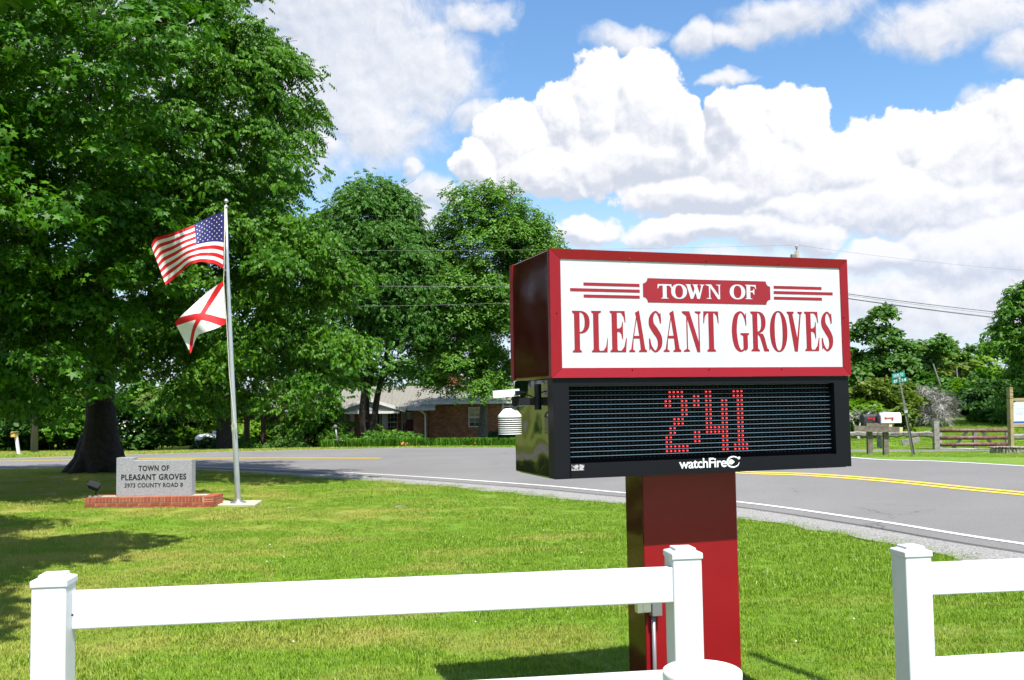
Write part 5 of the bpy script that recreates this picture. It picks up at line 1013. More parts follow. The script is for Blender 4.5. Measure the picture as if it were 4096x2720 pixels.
# gazing ball on pole and pot, pergola with swing, tank, pole feeder
gy = 47.5; gb = lambda zx, zy, Y=gy: P(1050 + zx / 3.148, 1550 + zy / 3.148, Y)
b0, b1 = gb(945, 715), gb(921, 515); m1 = MB(); m1.tube([b0, b1], .045, 8); m2 = MB(); r_ = .11; m2.lathe([(r_ * math.sin(a), -r_ * math.cos(a)) for a in np.linspace(0.01, math.pi - .01, 12)], gb(916, 495), 18)
mkthing('garden_ball', 'grey ball on a leaning blue grey pole at the road verge', 'ornament', [('pole', m1, 'metal_grey', True), ('ball', m2, 'ball_grey', True)], None, Vector((b0.x, gy, G1(b0.x, gy))))
b0 = gb(950, 785, 46.8); m1 = MB(); m1.lathe([(.16, -.2), (.20, 0), (.26, .45), (.28, .48), (.24, .48), (.22, .40), (0, .40)], b0, 16, Matrix.Rotation(R(8), 3, 'Y')); mkthing('flower_pot', 'tilted brown clay pot at the foot of the ball pole', 'pot', [('pot', m1, 'old_wood', True)], None, Vector((b0.x, b0.y, G1(b0.x, b0.y))))
sy = 53.; gs = lambda zx, zy, Y=sy: P(1050 + zx / 3.148, 1550 + zy / 3.148, Y)
pe = thing('pergola', 'dark brown timber pergola with a hanging swing left of the house', 'pergola', gnd(gs(80, 790)))
for (zx, Y) in ((10, sy), (165, sy + .3), (-200, sy), (-190, sy + 2.4), (160, sy + 2.6)): a = gs(zx, 355, Y); m = MB(); m.bar((a.x, Y, G1(a.x, Y) - .1), (a.x, Y, gs(zx, 352, sy).z), .22, .22, 0, (0, 1, 0)); m.build('post', 'swing_brown', pe)
for Y in (sy, sy + 2.5): m = MB(); m.bar(gs(-230, 372, Y), gs(235, 348, Y), .14, .22); m.build('beam', 'swing_brown', pe)
for k in range(8): a = gs(-200 + k * 55, 352, sy); m = MB(); m.bar((a.x, sy - .5, a.z + .14), (a.x, sy + 3, a.z + .14), .08, .12); m.build('rafter', 'swing_brown', pe)
sw = thing('porch_swing', 'brown slatted swing bench hanging under the pergola', 'swing', gs(130, 760)); zz0 = gs(130, 745).z
xa, xb = gs(50, 700).x, gs(205, 700).x
for k in range(5): m = MB(); m.bar((xa, sy + .8 + k * .11, zz0), (xb, sy + .8 + k * .11, zz0), .09, .03); m.build('seat_slat', 'swing_brown', sw)
for k in range(6): m = MB(); m.bar((xa, sy + 1.4 + k * .03, zz0 + .18 + k * .22), (xb + .2, sy + 1.4 + k * .03, zz0 + .18 + k * .22), .03, .12); m.build('back_slat', 'swing_brown', sw)
for x in (xa, xb): m = MB(); m.tube([(x, sy + 1.1, zz0), (x, sy + 1.1, gs(100, 352).z)], .02, 5); m.build('chain', 'swing_brown', sw)
for x in (xa, xb + .2): m = MB(); m.bar((x, sy + 1.38, zz0), (x, sy + 1.56, zz0 + 1.35), .06, .06, 0, (0, 1, 0)); m.build('arm_frame', 'swing_brown', sw)
TYk = 58.; tk = lambda zx, zy, Y=TYk: P(zx / 2.146, 1400 + zy / 2.146, Y)
c = tk(1755, 805); r_ = .40; L = 2.6; tx = Vector((.50, .86, 0)).normalized(); Mk = Matrix((tx, Vector((0, 0, 1)).cross(tx), Vector((0, 0, 1)))).transposed(); Mx = Mk @ Matrix.Rotation(R(90), 3, 'Y'); pr = [(r_ * math.cos(a), -L / 2 + r_ * .75 * math.sin(a)) for a in np.linspace(-math.pi / 2, 0, 8)] + [(r_ * math.cos(a), L / 2 + r_ * .75 * math.sin(a)) for a in np.linspace(0, math.pi / 2, 8)]
c = c + tx * 1.0; ttk = thing('propane_tank', 'white horizontal propane tank in the garden left of the pergola', 'tank', gnd(c)); c.z = max(c.z, ttk.location.z + r_ + .10)
m = MB(); m.lathe(pr, c, 28, Mx); m.build('tank_body', 'tank_white', ttk, True); m = MB(); m.lathe([(.14, 0), (.14, .12), (.1, .17), (0, .18)], c - tx * .2 + Vector((0, 0, r_ - .02)), 16); m.build('dome', 'tank_white', ttk, True)
for s_ in (-1, 1): m = MB(); m.box(c + tx * s_ * .9 - Vector((0, 0, r_ + .05)), (.2, .5, .5), Mk); m.build('saddle', 'concrete', ttk)
hy_ = 44.; q0, q1 = P(165 / 2.146, 1400 + 890 / 2.146, hy_), P(133 / 2.146, 1400 + 700 / 2.146, hy_); q0.z = G1(q0.x, q0.y) - .05; m1 = MB(); m1.bar(q0, q1, .11, .11, 0, (0, 1, 0)); m2 = MB(); m2.box(P(124 / 2.146, 1400 + 723 / 2.146, hy_ - .1), (.18, .30, .24)); m3 = MB(); m3.box(P(124 / 2.146, 1400 + 709 / 2.146, hy_ - .1), (.24, .36, .03), Matrix.Rotation(R(-18), 3, 'Y'))
mkthing('bird_box', 'yellow bird box on a leaning white post at the far left verge', 'bird box', [('post', m1, 'box_white', 0), ('box', m2, 'yellow_box', 0), ('lid', m3, 'old_wood', 0)], None, Vector((q0.x, hy_, G1(q0.x, hy_))))
c = P(1980 / 2.146, 1400 + 840 / 2.146, 50.5); c.z = G1(c.x, c.y); m1 = MB(); m1.lathe([(.15, 0), (.17, .12), (.10, .2), (.13, .45), (.10, .62), (.05, .68)], c, 12); m2 = MB(); m2.lathe([(.085 * math.sin(a), .77 - .1 * math.cos(a)) for a in np.linspace(0, math.pi, 8)], c, 12); m3 = MB(); m3.bar(c + Vector((.1, .05, .35)), c + Vector((.3, .12, .75)), .03, .28, 0, (0, 1, 0)); m3.bar(c + Vector((-.1, .05, .35)), c + Vector((-.3, .12, .75)), .03, .28, 0, (0, 1, 0))
mkthing('garden_statue', 'small pale garden statue beside the flagpole line in the yard', 'statue', [('body', m1, 'ceramic', True), ('head', m2, 'ceramic', True), ('wings', m3, 'ceramic', 0)], None, c)

# ================================================================== UTILITY POLES AND WIRES
def upole(px, ptop, Y, lab, arm=True, h=None, lean=0):
    t0 = P(px, ptop, Y); g0 = G1(t0.x, t0.y); u = thing('utility_pole', lab, 'utility pole', (t0.x + lean, t0.y, g0)); m = MB(); m.tube([(t0.x + lean, Y, g0 - .3), (t0.x, Y, t0.z - .35)], [.17, .12], 10); m.build('pole', 'pole_wood', u, True)
    m = MB(); m.tube([(t0.x, Y, t0.z - .4), (t0.x, Y, t0.z - .15)], .04, 6); m.lathe([(.05, 0), (.09, .04), (.05, .08), (.09, .12), (.04, .18)], (t0.x, Y, t0.z - .18), 10); m.build('insulator', 'ceramic', u)
    if arm: m = MB(); m.box((t0.x - .22, Y - .15, t0.z - .75), (.28, .28, .5), None, 0, .03); m.build('transformer', 'metal_grey', u)
    return t0
u1 = upole(3186, 980, 50., 'wooden utility pole topped by an insulator, rising behind the sign'); uL = upole(150, 985, 47., 'wooden utility pole hidden in the trees on the left'); uR = upole(4700, 1100, 78., 'wooden utility pole beyond the right edge of the view', False)
def wire(a, b, sag, r, mt, lab):
    c = thing('overhead_wire', lab, 'wire', a, 'overhead wires'); m = MB(); m.tube([a.lerp(b, i / 30) - Vector((0, 0, sag * 4 * (i / 30) * (1 - i / 30))) for i in range(31)], r, 4); m.build('cable', mt, c)
wire(u1 - Vector((0, 0, .0)), uL, .25, .006, 'wire_pale', 'topmost thin overhead wire crossing in front of the trees'); wire(u1, uR, .5, .006, 'wire_pale', 'thin top wire running right from the pole behind the sign')
l1 = P(1350, 1107, 47.5); l2 = P(1350, 1180, 47.5)
wire(P(3186, 1120, 50), P(150, 1116, 47), .35, .009, 'wire_pale', 'second overhead wire crossing in front of the trees'); wire(P(3186, 1150, 50), P(150, 1215, 47), .5, .006, 'wire_pale', 'lowest overhead wire crossing in front of the trees')
for (ya, yb_, rr_, lb) in ((1146, 1300, .021, 'uppermost of the dark cables right of the sign'), (1151, 1312, .009, 'thin second cable right of the sign'), (1163, 1325, .018, 'third dark cable right of the sign'), (1164, 1330, .014, 'lowest dark cable right of the sign')): wire(P(3186, ya, 50), P(4700, yb_, 78), .35, rr_, 'wire_dark', lb)
for (px, py, Y, lab, ln) in ((3992 - 260 + 0, 1455, 88, 'bare leaning pole standing in the field trees', 1.3), (3826, 1470, 92, 'thin pale pole right of the bare leaning pole', .15)):
    t0 = P(px, py, Y); g0 = G1(t0.x, Y); c = thing('bare_pole', lab, 'pole', (t0.x + ln, Y, g0)); m = MB(); m.tube([(t0.x + ln, Y, g0), tuple(t0)], [.09, .06], 8); m.build('pole', 'grey_wood', c)

# ================================================================== TREES AND SHRUBS
def _leaf(l, w, off, az_, droop, fold=.12):
    """one folded leaflet, two triangles; x = away from the twig, y = sideways, z = up"""
    ca, sa = math.cos(az_), math.sin(az_); cd, sd = math.cos(droop), math.sin(droop)
    pts = [(0, 0, 0), (l * .45, w, fold * l), (l, 0, 0), (l * .45, -w, fold * l)]; o = []
    for (x, y, z) in pts:
        x2, z2 = x * cd + z * sd, -x * sd + z * cd; o.append((x2 * ca - y * sa + off[0], x2 * sa + y * ca + off[1], z2 + off[2]))
    return o
def spray(kind):
    V = []; T = []; r_ = random.Random(kind)
    def add(pts, tr): k = len(V); V.extend(pts); T.extend([tuple(i + k for i in q) for q in tr])
    two = [(0, 1, 2), (0, 2, 3)]
    if kind == 'ash':                                   # drooping pinnate leaf on a twig
        for k in range(3):
            x = .30 + k * .38
            for s_ in (-1, 1): add(_leaf(.58, .205, (x, .03 * s_, -.08 * k), s_ * 1.05, .75 + .2 * k), two)
        add(_leaf(.58, .21, (1.4, 0, -.3), 0, 1.1), two)
    elif kind == 'maple':
        for k, (x, y, z, a, dr, s_) in enumerate(((.2, .35, 0, 1.0, .35, 1.), (.25, -.4, .08, -.9, .45, .9), (.8, .05, .05, .1, .6, 1.1), (-.3, .0, .12, 2.9, .3, .8))):
            star = []
            for i in range(11):
                an = -2.75 + i * 5.5 / 10; rr = (.30, .52, .34, .78, .40, 1.0, .40, .78, .34, .52, .30)[i] * .62 * s_
                star.append((rr * math.cos(an), rr * math.sin(an), -.10 * rr * rr - (.10 if i % 2 == 0 else 0) * rr))
            o = []
            for (px, py, pz) in [(-.08, 0, .02)] + star:
                x2, z2 = px * math.cos(dr) + pz * math.sin(dr), -px * math.sin(dr) + pz * math.cos(dr); o.append((x2 * math.cos(a) - py * math.sin(a) + x, x2 * math.sin(a) + py * math.cos(a) + y, z2 + z))
            add(o, [(0, i, i + 1) for i in range(1, 11)])
    elif kind == 'round':
        for k in range(6):
            a = k * 1.05 + r_.uniform(-.3, .3); add(_leaf(.75, .27, (.25 * math.cos(a), .25 * math.sin(a), r_.uniform(-.2, .25)), a, r_.uniform(-.1, .7), .1), two)
    elif kind == 'far':
        for k in range(4):
            a = k * 1.57 + r_.uniform(-.4, .4); add(_leaf(.9, .36, (.15 * math.cos(a), .15 * math.sin(a), r_.uniform(-.25, .25)), a, r_.uniform(-.3, .8), .12), two)
    elif kind == 'twig':                                # lichen-grey bare twigs
        for k in range(5):
            a = r_.uniform(-1.2, 1.2); add(_leaf(1.3, .03, (.1 * k, 0, .02 * k), a, r_.uniform(-.5, .9), .02), two)
    return np.array(V), np.array(T)
SPR = {k: spray(k) for k in ('ash', 'maple', 'round', 'far', 'twig')}
def leaves(name, pos, outw, size, kind, matn, rg, parent, up=.75, rnd=.55, droop=.0):
    V, T = SPR[kind]; N = len(pos)
    n = outw * .45 + np.array([0, 0, up]) + rg.normal(0, rnd, (N, 3)) * .6; n /= np.linalg.norm(n, axis=1)[:, None] + 1e-9
    t_ = outw + rg.normal(0, .8, (N, 3)) + np.array([0, 0, -droop]); t_ -= n * (t_ * n).sum(1)[:, None]; t_ /= np.linalg.norm(t_, axis=1)[:, None] + 1e-9
    b = np.cross(n, t_); s_ = size * rg.uniform(.7, 1.25, N)
    co = pos[:, None, :] + s_[:, None, None] * (V[None, :, 0:1] * t_[:, None, :] + V[None, :, 1:2] * b[:, None, :] + V[None, :, 2:3] * n[:, None, :])
    tri = (T[None] + (np.arange(N) * len(V))[:, None, None]).reshape(-1, 3); me = D.meshes.new(name); off = np.array(wl(parent))
    me.vertices.add(N * len(V)); me.vertices.foreach_set('co', (co.reshape(-1, 3) - off).ravel()); me.loops.add(tri.size); me.loops.foreach_set('vertex_index', tri.ravel().astype(np.int32))
    me.polygons.add(len(tri)); me.polygons.foreach_set('loop_start', (np.arange(len(tri)) * 3).astype(np.int32)); me.update(calc_edges=True); me.materials.append(MAT[matn]); return link_mesh(name, me, parent)
def tree(name, label, cat, base, lobes, npuff, nspray, size, kind, matn, bark, tr, seed, pr=(.9, 1.5), stems=1, flat=.62, fork=.25, shell=.5, rough=.22, wood=True, group=None, branch_k=1., keep=None, ax=None, droop=None):
    rg = np.random.default_rng(seed); t_ = thing(name, label, cat, base, group); base = np.array(base); L = np.array(lobes, float); wgt = (L[:, 3] * L[:, 4] * L[:, 5]) ** (.67); wgt /= wgt.sum()
    P_ = []; O_ = []
    while len(P_) < npuff:
        l = L[rg.choice(len(L), p=wgt)]; d = rg.normal(0, 1, 3); d /= np.linalg.norm(d); k = (shell + (1 - shell) * rg.random()) ; wob = 1 + rough * math.sin(3 * d[0] + 2.3 * d[2] + seed) * math.cos(2.7 * d[1] - 1.9 * d[2] + seed * 1.7) + rg.normal(0, rough * .3)
        if d[2] < -.35 and rg.random() < .45: continue
        p = l[:3] + d * l[3:6] * k * wob
        if keep and not keep(p): continue
        P_.append(p); O_.append(d)
    P_ = np.array(P_); O_ = np.array(O_); pr_ = rg.uniform(pr[0], pr[1], npuff)
    # wood: every clump hangs on the nearest branch node that lies closer to the trunk
    if wood:
        top = L[:, 2].max(); axis_ = L[:, :3].mean(0) if ax is None else np.array(ax, float); hgt = max(axis_[2] - base[2], .5); nodes = []; segs = []
        for s_ in range(stems):
            a = 2 * math.pi * s_ / max(stems, 1) + seed; sp_ = np.array([math.cos(a), math.sin(a), 0]) * (0 if stems == 1 else .12 * hgt)
            path = []; n_ = 7
            for i in range(n_):
                f = i / (n_ - 1); q = base + (axis_ - base) * f * 1.15 + sp_ * f * 1.6 + rg.normal(0, .02 * hgt, 3) * (f > .1); q[2] = base[2] - .1 + (hgt * 1.15) * f; path.append(q)
            rad = [tr * (1.55 if i == 0 else 1) * (1 - .62 * i / (n_ - 1)) / (1 if stems == 1 else 1.6) for i in range(n_)]; segs.append((path, rad))
            for i in range(1, n_): nodes.append((path[i], rad[i], 0 if path[i][2] > base[2] + hgt * fork else 9))
        m = MB(); 
        for (path, rad) in segs:
            pth = catmull(path, 3); rr = np.interp(np.linspace(0, len(rad) - 1, len(pth)), range(len(rad)), rad); m.tube(pth, list(rr), 12)
        m.build('trunk', bark, t_, True); m = MB()
        order = np.argsort(np.linalg.norm(P_ - axis_, axis=1)); NP = [n_[0] for n_ in nodes]; NRd = [n_[1] for n_ in nodes]; bad = [n_[2] for n_ in nodes]
        for i in order:
            p = P_[i]; A2 = np.array(NP); dd = np.linalg.norm(A2 - p, axis=1) + np.array(bad) + np.maximum(0, A2[:, 2] - p[2] + .0) * .9; j = int(dd.argmin()); a = A2[j]; r0_ = min(NRd[j] * .62, tr * .42) * branch_k; r1 = max(r0_ * .45, .012)
            mid = (a + p) / 2 + rg.normal(0, .07, 3) * np.linalg.norm(p - a) + np.array([0, 0, .06 * np.linalg.norm(p - a)]); m.tube([a, mid, p], [r0_, (r0_ + r1) / 2, r1], 5, cap=False)
            NP += [mid, p]; NRd += [(r0_ + r1) / 2, r1]; bad += [0, 0]
            for q in range(3): e = p + (O_[i] + rg.normal(0, .6, 3)) * pr_[i] * .6; m.tube([p, (p + e) / 2 + rg.normal(0, .05, 3), e], [r1 * .7, r1 * .5, .006], 4, cap=False)
        m.build('branches', bark, t_, True)
    if nspray:
        k = rg.choice(npuff, nspray, p=pr_ ** 2 / (pr_ ** 2).sum()); d = rg.normal(0, 1, (nspray, 3)); d /= np.linalg.norm(d, axis=1)[:, None]; d[:, 2] = np.where(d[:, 2] < -.15, -d[:, 2] * .8, d[:, 2]); d += O_[k] * .35
        rad = rg.random(nspray) ** .40; ps = P_[k] + d * (pr_[k] * rad)[:, None] * np.array([1, 1, flat]); ps[:, 2] -= (np.hypot(d[:, 0], d[:, 1]) * rad) ** 2 * pr_[k] * .30
        o = O_[k] * .5 + d; o /= np.linalg.norm(o, axis=1)[:, None]
        if keep: kk = np.array([keep(q) for q in ps]); ps, o = ps[kk], o[kk]
        leaves('crown', ps, o, size, kind, matn, rg, t_, droop=.25 if kind == 'ash' else .1, rnd=.95 if kind == 'maple' else .6)
    return t_
def wp_(dx, dy, Y): return P(dx * 1.7349, dy * 1.7349, Y)      # position in the 2361-wide view
def lobe(dx, dy, Y, rx, ry, rz): v = wp_(dx, dy, Y); return (v.x, v.y, v.z, rx, ry, rz)
def gbase(dx, Y): v = wp_(dx, 1050, Y); return (v.x, Y, G1(v.x, Y))
def off_flag(p):
    v = Vector((p[0], p[1], p[2] - EYE)); w = v.dot(_f); px, py = CX + F * v.dot(_r) / w, CY - F * v.dot(_u) / w
    return not (p[1] < 20.2 and px > 560 and py > 925 - (px - 600) * .2 and py < 1450)
# near maple: trunk left of the frame, long boughs reach into the picture and shade the lawn
tree('maple_tree', 'near maple with large star leaves filling the left edge of the photo', 'tree', (-11.2, 13.8, G1(-11.2, 13.8)),
     [lobe(120, 430, 20.2, 2.7, 1.4, 2.9), lobe(30, 810, 20.5, 2.0, 1.4, 1.2), lobe(230, 690, 20.9, 1.3, .9, 1.1), lobe(250, 560, 20.6, 1.5, 1.0, 1.1), lobe(100, 100, 18.6, 2.6, 1.6, 2.0), lobe(325, 535, 19.1, .7, .3, .22), lobe(-80, 560, 18.5, 2.0, 2.0, 2.9)],
     170, 8800, .195, 'maple', 'maple_leaf', 'bark_dark', .34, 3, (.55, 1.05), flat=.6, shell=.4, ax=(-11.0, 15.6, 7.0), branch_k=.6, keep=off_flag)
tree('maple_tree', 'broad maple left of the view whose shade falls on the lawn before the monument', 'tree', (-10.6, 9.4, G1(-10.6, 9.4)), [(-8.5, 8.8, 9.0, 5.2, 4.3, 1.7), (-9.4, 8.4, 10.2, 4.2, 3.4, 1.8), (-6.7, 6.0, 8.6, 2.7, 2.2, 1.1)], 190, 13500, .38, 'round', 'maple_leaf', 'bark_dark', .30, 5, (.8, 1.3), flat=.6, shell=.3, ax=(-10.0, 9.4, 7.8), branch_k=.8, rough=.12)
# big ash behind the monument
bt = on_ground(400, 1887, 28.5)
tree('ash_tree', 'huge ash with thick dark trunk standing behind the granite monument', 'tree', tuple(bt),
     [lobe(235, 560, 24.8, 5.0, 3.4, 3.4), lobe(330, 190, 24.8, 4.3, 3.4, 4.0), lobe(480, 300, 24.8, 2.7, 3.0, 3.6), lobe(560, 620, 24.6, 2.6, 3.0, 2.6), lobe(705, 650, 24.4, 1.1, 1.7, 1.5), lobe(650, 830, 24.4, 1.4, 1.8, 1.05), lobe(750, 845, 24.6, 1.15, 1.5, .75), lobe(60, 300, 25, 3.5, 3.4, 5), lobe(590, 300, 24.8, 1.2, 1.9, 2.9), lobe(480, 860, 25.5, 1.5, 1.9, 1.2), lobe(60, 790, 25, 3.0, 3.0, 1.9)],
     420, 40000, .172, 'ash', 'ash_leaf', 'bark_dark', .47, 8, (.5, .92), flat=.7, shell=.55, rough=.14, fork=.3, ax=(bt.x + .6, bt.y - 1.6, 9.0))
m = MB(); rg = np.random.default_rng(1)
for k in range(9):
    a = k * .7; m.tube([bt + Vector((math.cos(a) * .40, math.sin(a) * .40, 1.1)), bt + Vector((math.cos(a) * .55, math.sin(a) * .55, .35)), bt + Vector((math.cos(a) * .95, math.sin(a) * .9, -.08))], [.14, .20, .16], 7)
asht = [o for o in D.objects if o.name.startswith('ash_tree')][0]; m.build('root_flare', 'bark_dark', asht, True)
tree('ash_tree', 'slimmer ash across the road behind the flagpole', 'tree', gbase(523, 50), [lobe(510, 640, 50, 4.8, 4.5, 5.0), lobe(530, 420, 50, 3.8, 4, 3.4), lobe(620, 760, 49, 3.8, 3.5, 3.0), lobe(430, 820, 50, 4.2, 3.5, 2.6)], 110, 9000, .32, 'ash', 'ash_leaf', 'bark_dark', .36, 12, (1.0, 1.8), flat=.7)
tree('round_tree', 'round crowned dark tree with many upright stems before the house', 'tree', gbase(843, 54), [lobe(855, 610, 54, 3.0, 3.2, 4.3), lobe(845, 560, 54, 2.6, 3.0, 3.4), lobe(905, 650, 54, 2.2, 2.8, 3.6), lobe(790, 700, 54, 2.2, 2.6, 3.2), lobe(940, 760, 54, 1.6, 2, 1.5), lobe(790, 850, 53.5, 1.3, 1.6, .6), lobe(915, 872, 53.5, 1.0, 1.2, .35)],
     290, 19000, .26, 'ash', 'oak_leaf', 'bark_dark', .34, 21, (.8, 1.35), stems=3, flat=.85, shell=.68, rough=.04, fork=.2, branch_k=.6)
tree('round_tree', 'tall pale topped rounded tree beside the left edge of the sign', 'tree', gbase(1112, 57), [lobe(1125, 640, 57, 3.5, 3.6, 4.9), lobe(1105, 560, 57, 2.7, 3.0, 3.6), lobe(1195, 610, 57, 2.3, 3, 3.2), lobe(1050, 720, 56.5, 2.5, 3, 3.2), lobe(1160, 770, 56.5, 3.0, 3, 2.6), lobe(1050, 850, 56, 2.2, 2.4, .9), lobe(1010, 790, 56, 1.6, 1.6, 1.6), lobe(1090, 888, 56, 2.5, 2, .6), lobe(1015, 640, 57, 1.8, 2.2, 2.6), lobe(1230, 640, 57, 2.0, 2.6, 2.4)],
     330, 25000, .225, 'round', 'pale_leaf', 'bark_grey', .26, 31, (.8, 1.25), flat=.85, shell=.66, rough=.05, fork=.35, branch_k=.7)
tree('magnolia_shrub', 'large glossy shrub at the left front of the house', 'shrub', gbase(708, 53), [lobe(708, 985, 53, 1.45, 1.3, 1.25), lobe(722, 950, 52.8, 1.1, 1.1, .8)], 60, 2600, .24, 'ash', 'ash_leaf', 'bark_dark', .08, 44, (.4, .7), shell=.5)
# wood behind the house and far left
bg_ = [(-60, 70, 600, 6, 9), (60, 78, 760, 6, 7), (190, 84, 800, 6, 7), (330, 80, 780, 6, 7), (460, 88, 820, 6, 7), (600, 92, 840, 6, 6), (1005, 98, 840, 5, 5), (930, 105, 825, 5, 5.5), (1080, 100, 850, 5, 5), (1190, 96, 850, 6, 6), (770, 100, 840, 6, 6), (1320, 96, 800, 6, 7), (1480, 100, 830, 6, 6)]
labs = ['first', 'second', 'third', 'fourth', 'fifth', 'sixth', 'seventh', 'eighth', 'ninth', 'tenth', 'eleventh', 'twelfth', 'thirteenth', 'fourteenth', 'fifteenth', 'sixteenth']
def bgtree(dx, Y, dtop, rw_, rh, label, matn, seed, n=2300, size=.62, kind='far', nm='background_tree', grp='trees beyond the house', bark='bark_grey', npf=55, bottom=None):
    tz = wp_(dx, dtop, Y).z; b = gbase(dx, Y); cz = tz - rh * .95; L_ = [(b[0], Y, cz, rw_, rw_, rh), (b[0] - rw_ * .35, Y - 1, cz - rh * .5, rw_ * .8, rw_ * .8, rh * .7), (b[0] + rw_ * .4, Y - .5, cz - rh * .45, rw_ * .75, rw_ * .8, rh * .7), (b[0], Y - 1, cz - rh * .9, rw_ * 1.05, rw_, rh * .6)]
    return tree(nm, label, 'tree', b, L_, npf, n, size, kind, matn, bark, .26, seed, (rw_ * .20, rw_ * .34), shell=.45, rough=.15, group=grp)
order = sorted(range(len(bg_)), key=lambda i: bg_[i][0])
gaps = {0: 'at the far left edge behind the verge', 1: 'behind the yellow bird box', 2: 'left of the thick ash trunk', 3: 'right of the thick ash trunk behind the tank garden', 4: 'behind the propane tank', 5: 'behind the pergola and flagpole', 6: 'in the gap between the two rounded trees', 7: 'behind the round tree with upright stems', 8: 'behind the pale topped rounded tree', 9: 'just left of the sign cabinet', 10: 'above the left end of the house roof', 11: 'hidden behind the sign near its left end', 12: 'hidden behind the middle of the sign'}
for i, (dx, Y, dt, rw_, rh) in enumerate(bg_):
    bgtree(dx, Y, dt, rw_, rh, 'background tree ' + gaps[i], ['far_leaf', 'ash_leaf', 'olive_leaf'][i % 3], 60 + i, n=2000 if i < 6 else 1500)
# bushes along the far verge on the left and in the yard
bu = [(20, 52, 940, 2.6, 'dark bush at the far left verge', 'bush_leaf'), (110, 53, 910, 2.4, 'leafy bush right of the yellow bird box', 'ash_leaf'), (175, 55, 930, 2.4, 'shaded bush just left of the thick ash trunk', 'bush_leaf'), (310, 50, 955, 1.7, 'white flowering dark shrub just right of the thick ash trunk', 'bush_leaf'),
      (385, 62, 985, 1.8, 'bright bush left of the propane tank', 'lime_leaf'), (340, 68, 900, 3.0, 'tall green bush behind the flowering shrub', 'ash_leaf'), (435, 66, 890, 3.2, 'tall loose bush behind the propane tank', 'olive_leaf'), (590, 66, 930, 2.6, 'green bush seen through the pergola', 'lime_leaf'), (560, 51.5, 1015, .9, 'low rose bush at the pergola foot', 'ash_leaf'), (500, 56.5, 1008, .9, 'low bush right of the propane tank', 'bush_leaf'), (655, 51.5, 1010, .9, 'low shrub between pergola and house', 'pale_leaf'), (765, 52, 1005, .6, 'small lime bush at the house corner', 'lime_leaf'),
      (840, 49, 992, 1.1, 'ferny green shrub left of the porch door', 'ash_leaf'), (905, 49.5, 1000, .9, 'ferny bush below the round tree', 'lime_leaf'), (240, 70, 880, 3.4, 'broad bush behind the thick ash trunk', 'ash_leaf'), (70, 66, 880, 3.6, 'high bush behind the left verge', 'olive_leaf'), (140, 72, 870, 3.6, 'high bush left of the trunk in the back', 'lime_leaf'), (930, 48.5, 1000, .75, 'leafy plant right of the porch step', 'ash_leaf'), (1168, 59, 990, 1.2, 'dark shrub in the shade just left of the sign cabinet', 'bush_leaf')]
for i, (dx, Y, dt, r_, lab, mt) in enumerate(bu):
    b = gbase(dx, Y); tz = wp_(dx, dt, Y).z; h = max(tz - b[2], .5); L_ = [(b[0], Y, b[2] + h * .55, r_, r_ * .9, h * .5), (b[0] - r_ * .5, Y - .3, b[2] + h * .35, r_ * .7, r_ * .7, h * .38), (b[0] + r_ * .5, Y - .3, b[2] + h * .35, r_ * .7, r_ * .7, h * .38)]
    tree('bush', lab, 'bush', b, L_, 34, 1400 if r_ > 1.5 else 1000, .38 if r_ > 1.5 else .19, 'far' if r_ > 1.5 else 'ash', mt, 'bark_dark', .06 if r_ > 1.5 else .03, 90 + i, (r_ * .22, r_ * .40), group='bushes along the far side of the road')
# right hand side: wood line beyond the field
rt_ = [(2060, 98, 660, 5.0, 7.0, 'tallest dark oak beyond the field with a ragged three part top', 'far_leaf', 4400), (1985, 104, 745, 5, 5.5, 'lower tree showing past the right edge of the sign', 'far_leaf', 2400), (2000, 92, 850, 4.0, 3.2, 'leafy tree under the sign corner in the field', 'far_leaf', 1800), (2145, 104, 750, 4.8, 5.4, 'olive tree right of the tallest oak', 'olive_leaf', 2400), (2195, 110, 768, 4.8, 5, 'rounded tree in the middle of the wood line', 'far_leaf', 2200),
       (2238, 112, 790, 3.0, 5.2, 'narrow dark cedar in the wood line', 'oak_leaf', 1700), (2285, 108, 780, 4.5, 4.8, 'tree left of the big right edge tree', 'lime_leaf', 2200), (2130, 90, 850, 3.8, 3.2, 'tree behind the grey apple tree', 'oak_leaf', 1600), (2215, 88, 862, 3.8, 3.2, 'bushy tree behind the leaning bare pole', 'far_leaf', 1600), (2270, 84, 850, 3.6, 3.4, 'yellow green bushy tree behind the field gate', 'lime_leaf', 1600), (2330, 82, 830, 3.8, 4.0, 'shaded tree behind the timber sign', 'oak_leaf', 1700), (1900, 100, 760, 5, 6, 'tree hidden behind the right end of the sign', 'far_leaf', 1400), (2420, 84, 800, 4.5, 5, 'tree just outside the right edge', 'far_leaf', 1400)]
for i, (dx, Y, dt, rw_, rh, lab, mt, n_) in enumerate(rt_): bgtree(dx, Y, dt, rw_, rh, lab, mt, 130 + i, n=n_, size=.55, grp='trees beyond the field')
tree('walnut_tree', 'big dark tree leaning in from the right edge of the photo', 'tree', gbase(2460, 62), [lobe(2395, 745, 62, 2.0, 3, 2.0), lobe(2440, 700, 62, 3.0, 3.5, 2.2), lobe(2400, 850, 62, 2.2, 3, 1.7), lobe(2345, 785, 61, 1.1, 1.6, .6), lobe(2470, 820, 62, 3.3, 3.5, 3.5), lobe(2365, 695, 62, .7, 1.2, .5), lobe(2390, 920, 62, 1.8, 2.6, 1.3)], 110, 8500, .34, 'ash', 'ash_leaf', 'bark_dark', .35, 151, (.7, 1.2), shell=.5, flat=.8)
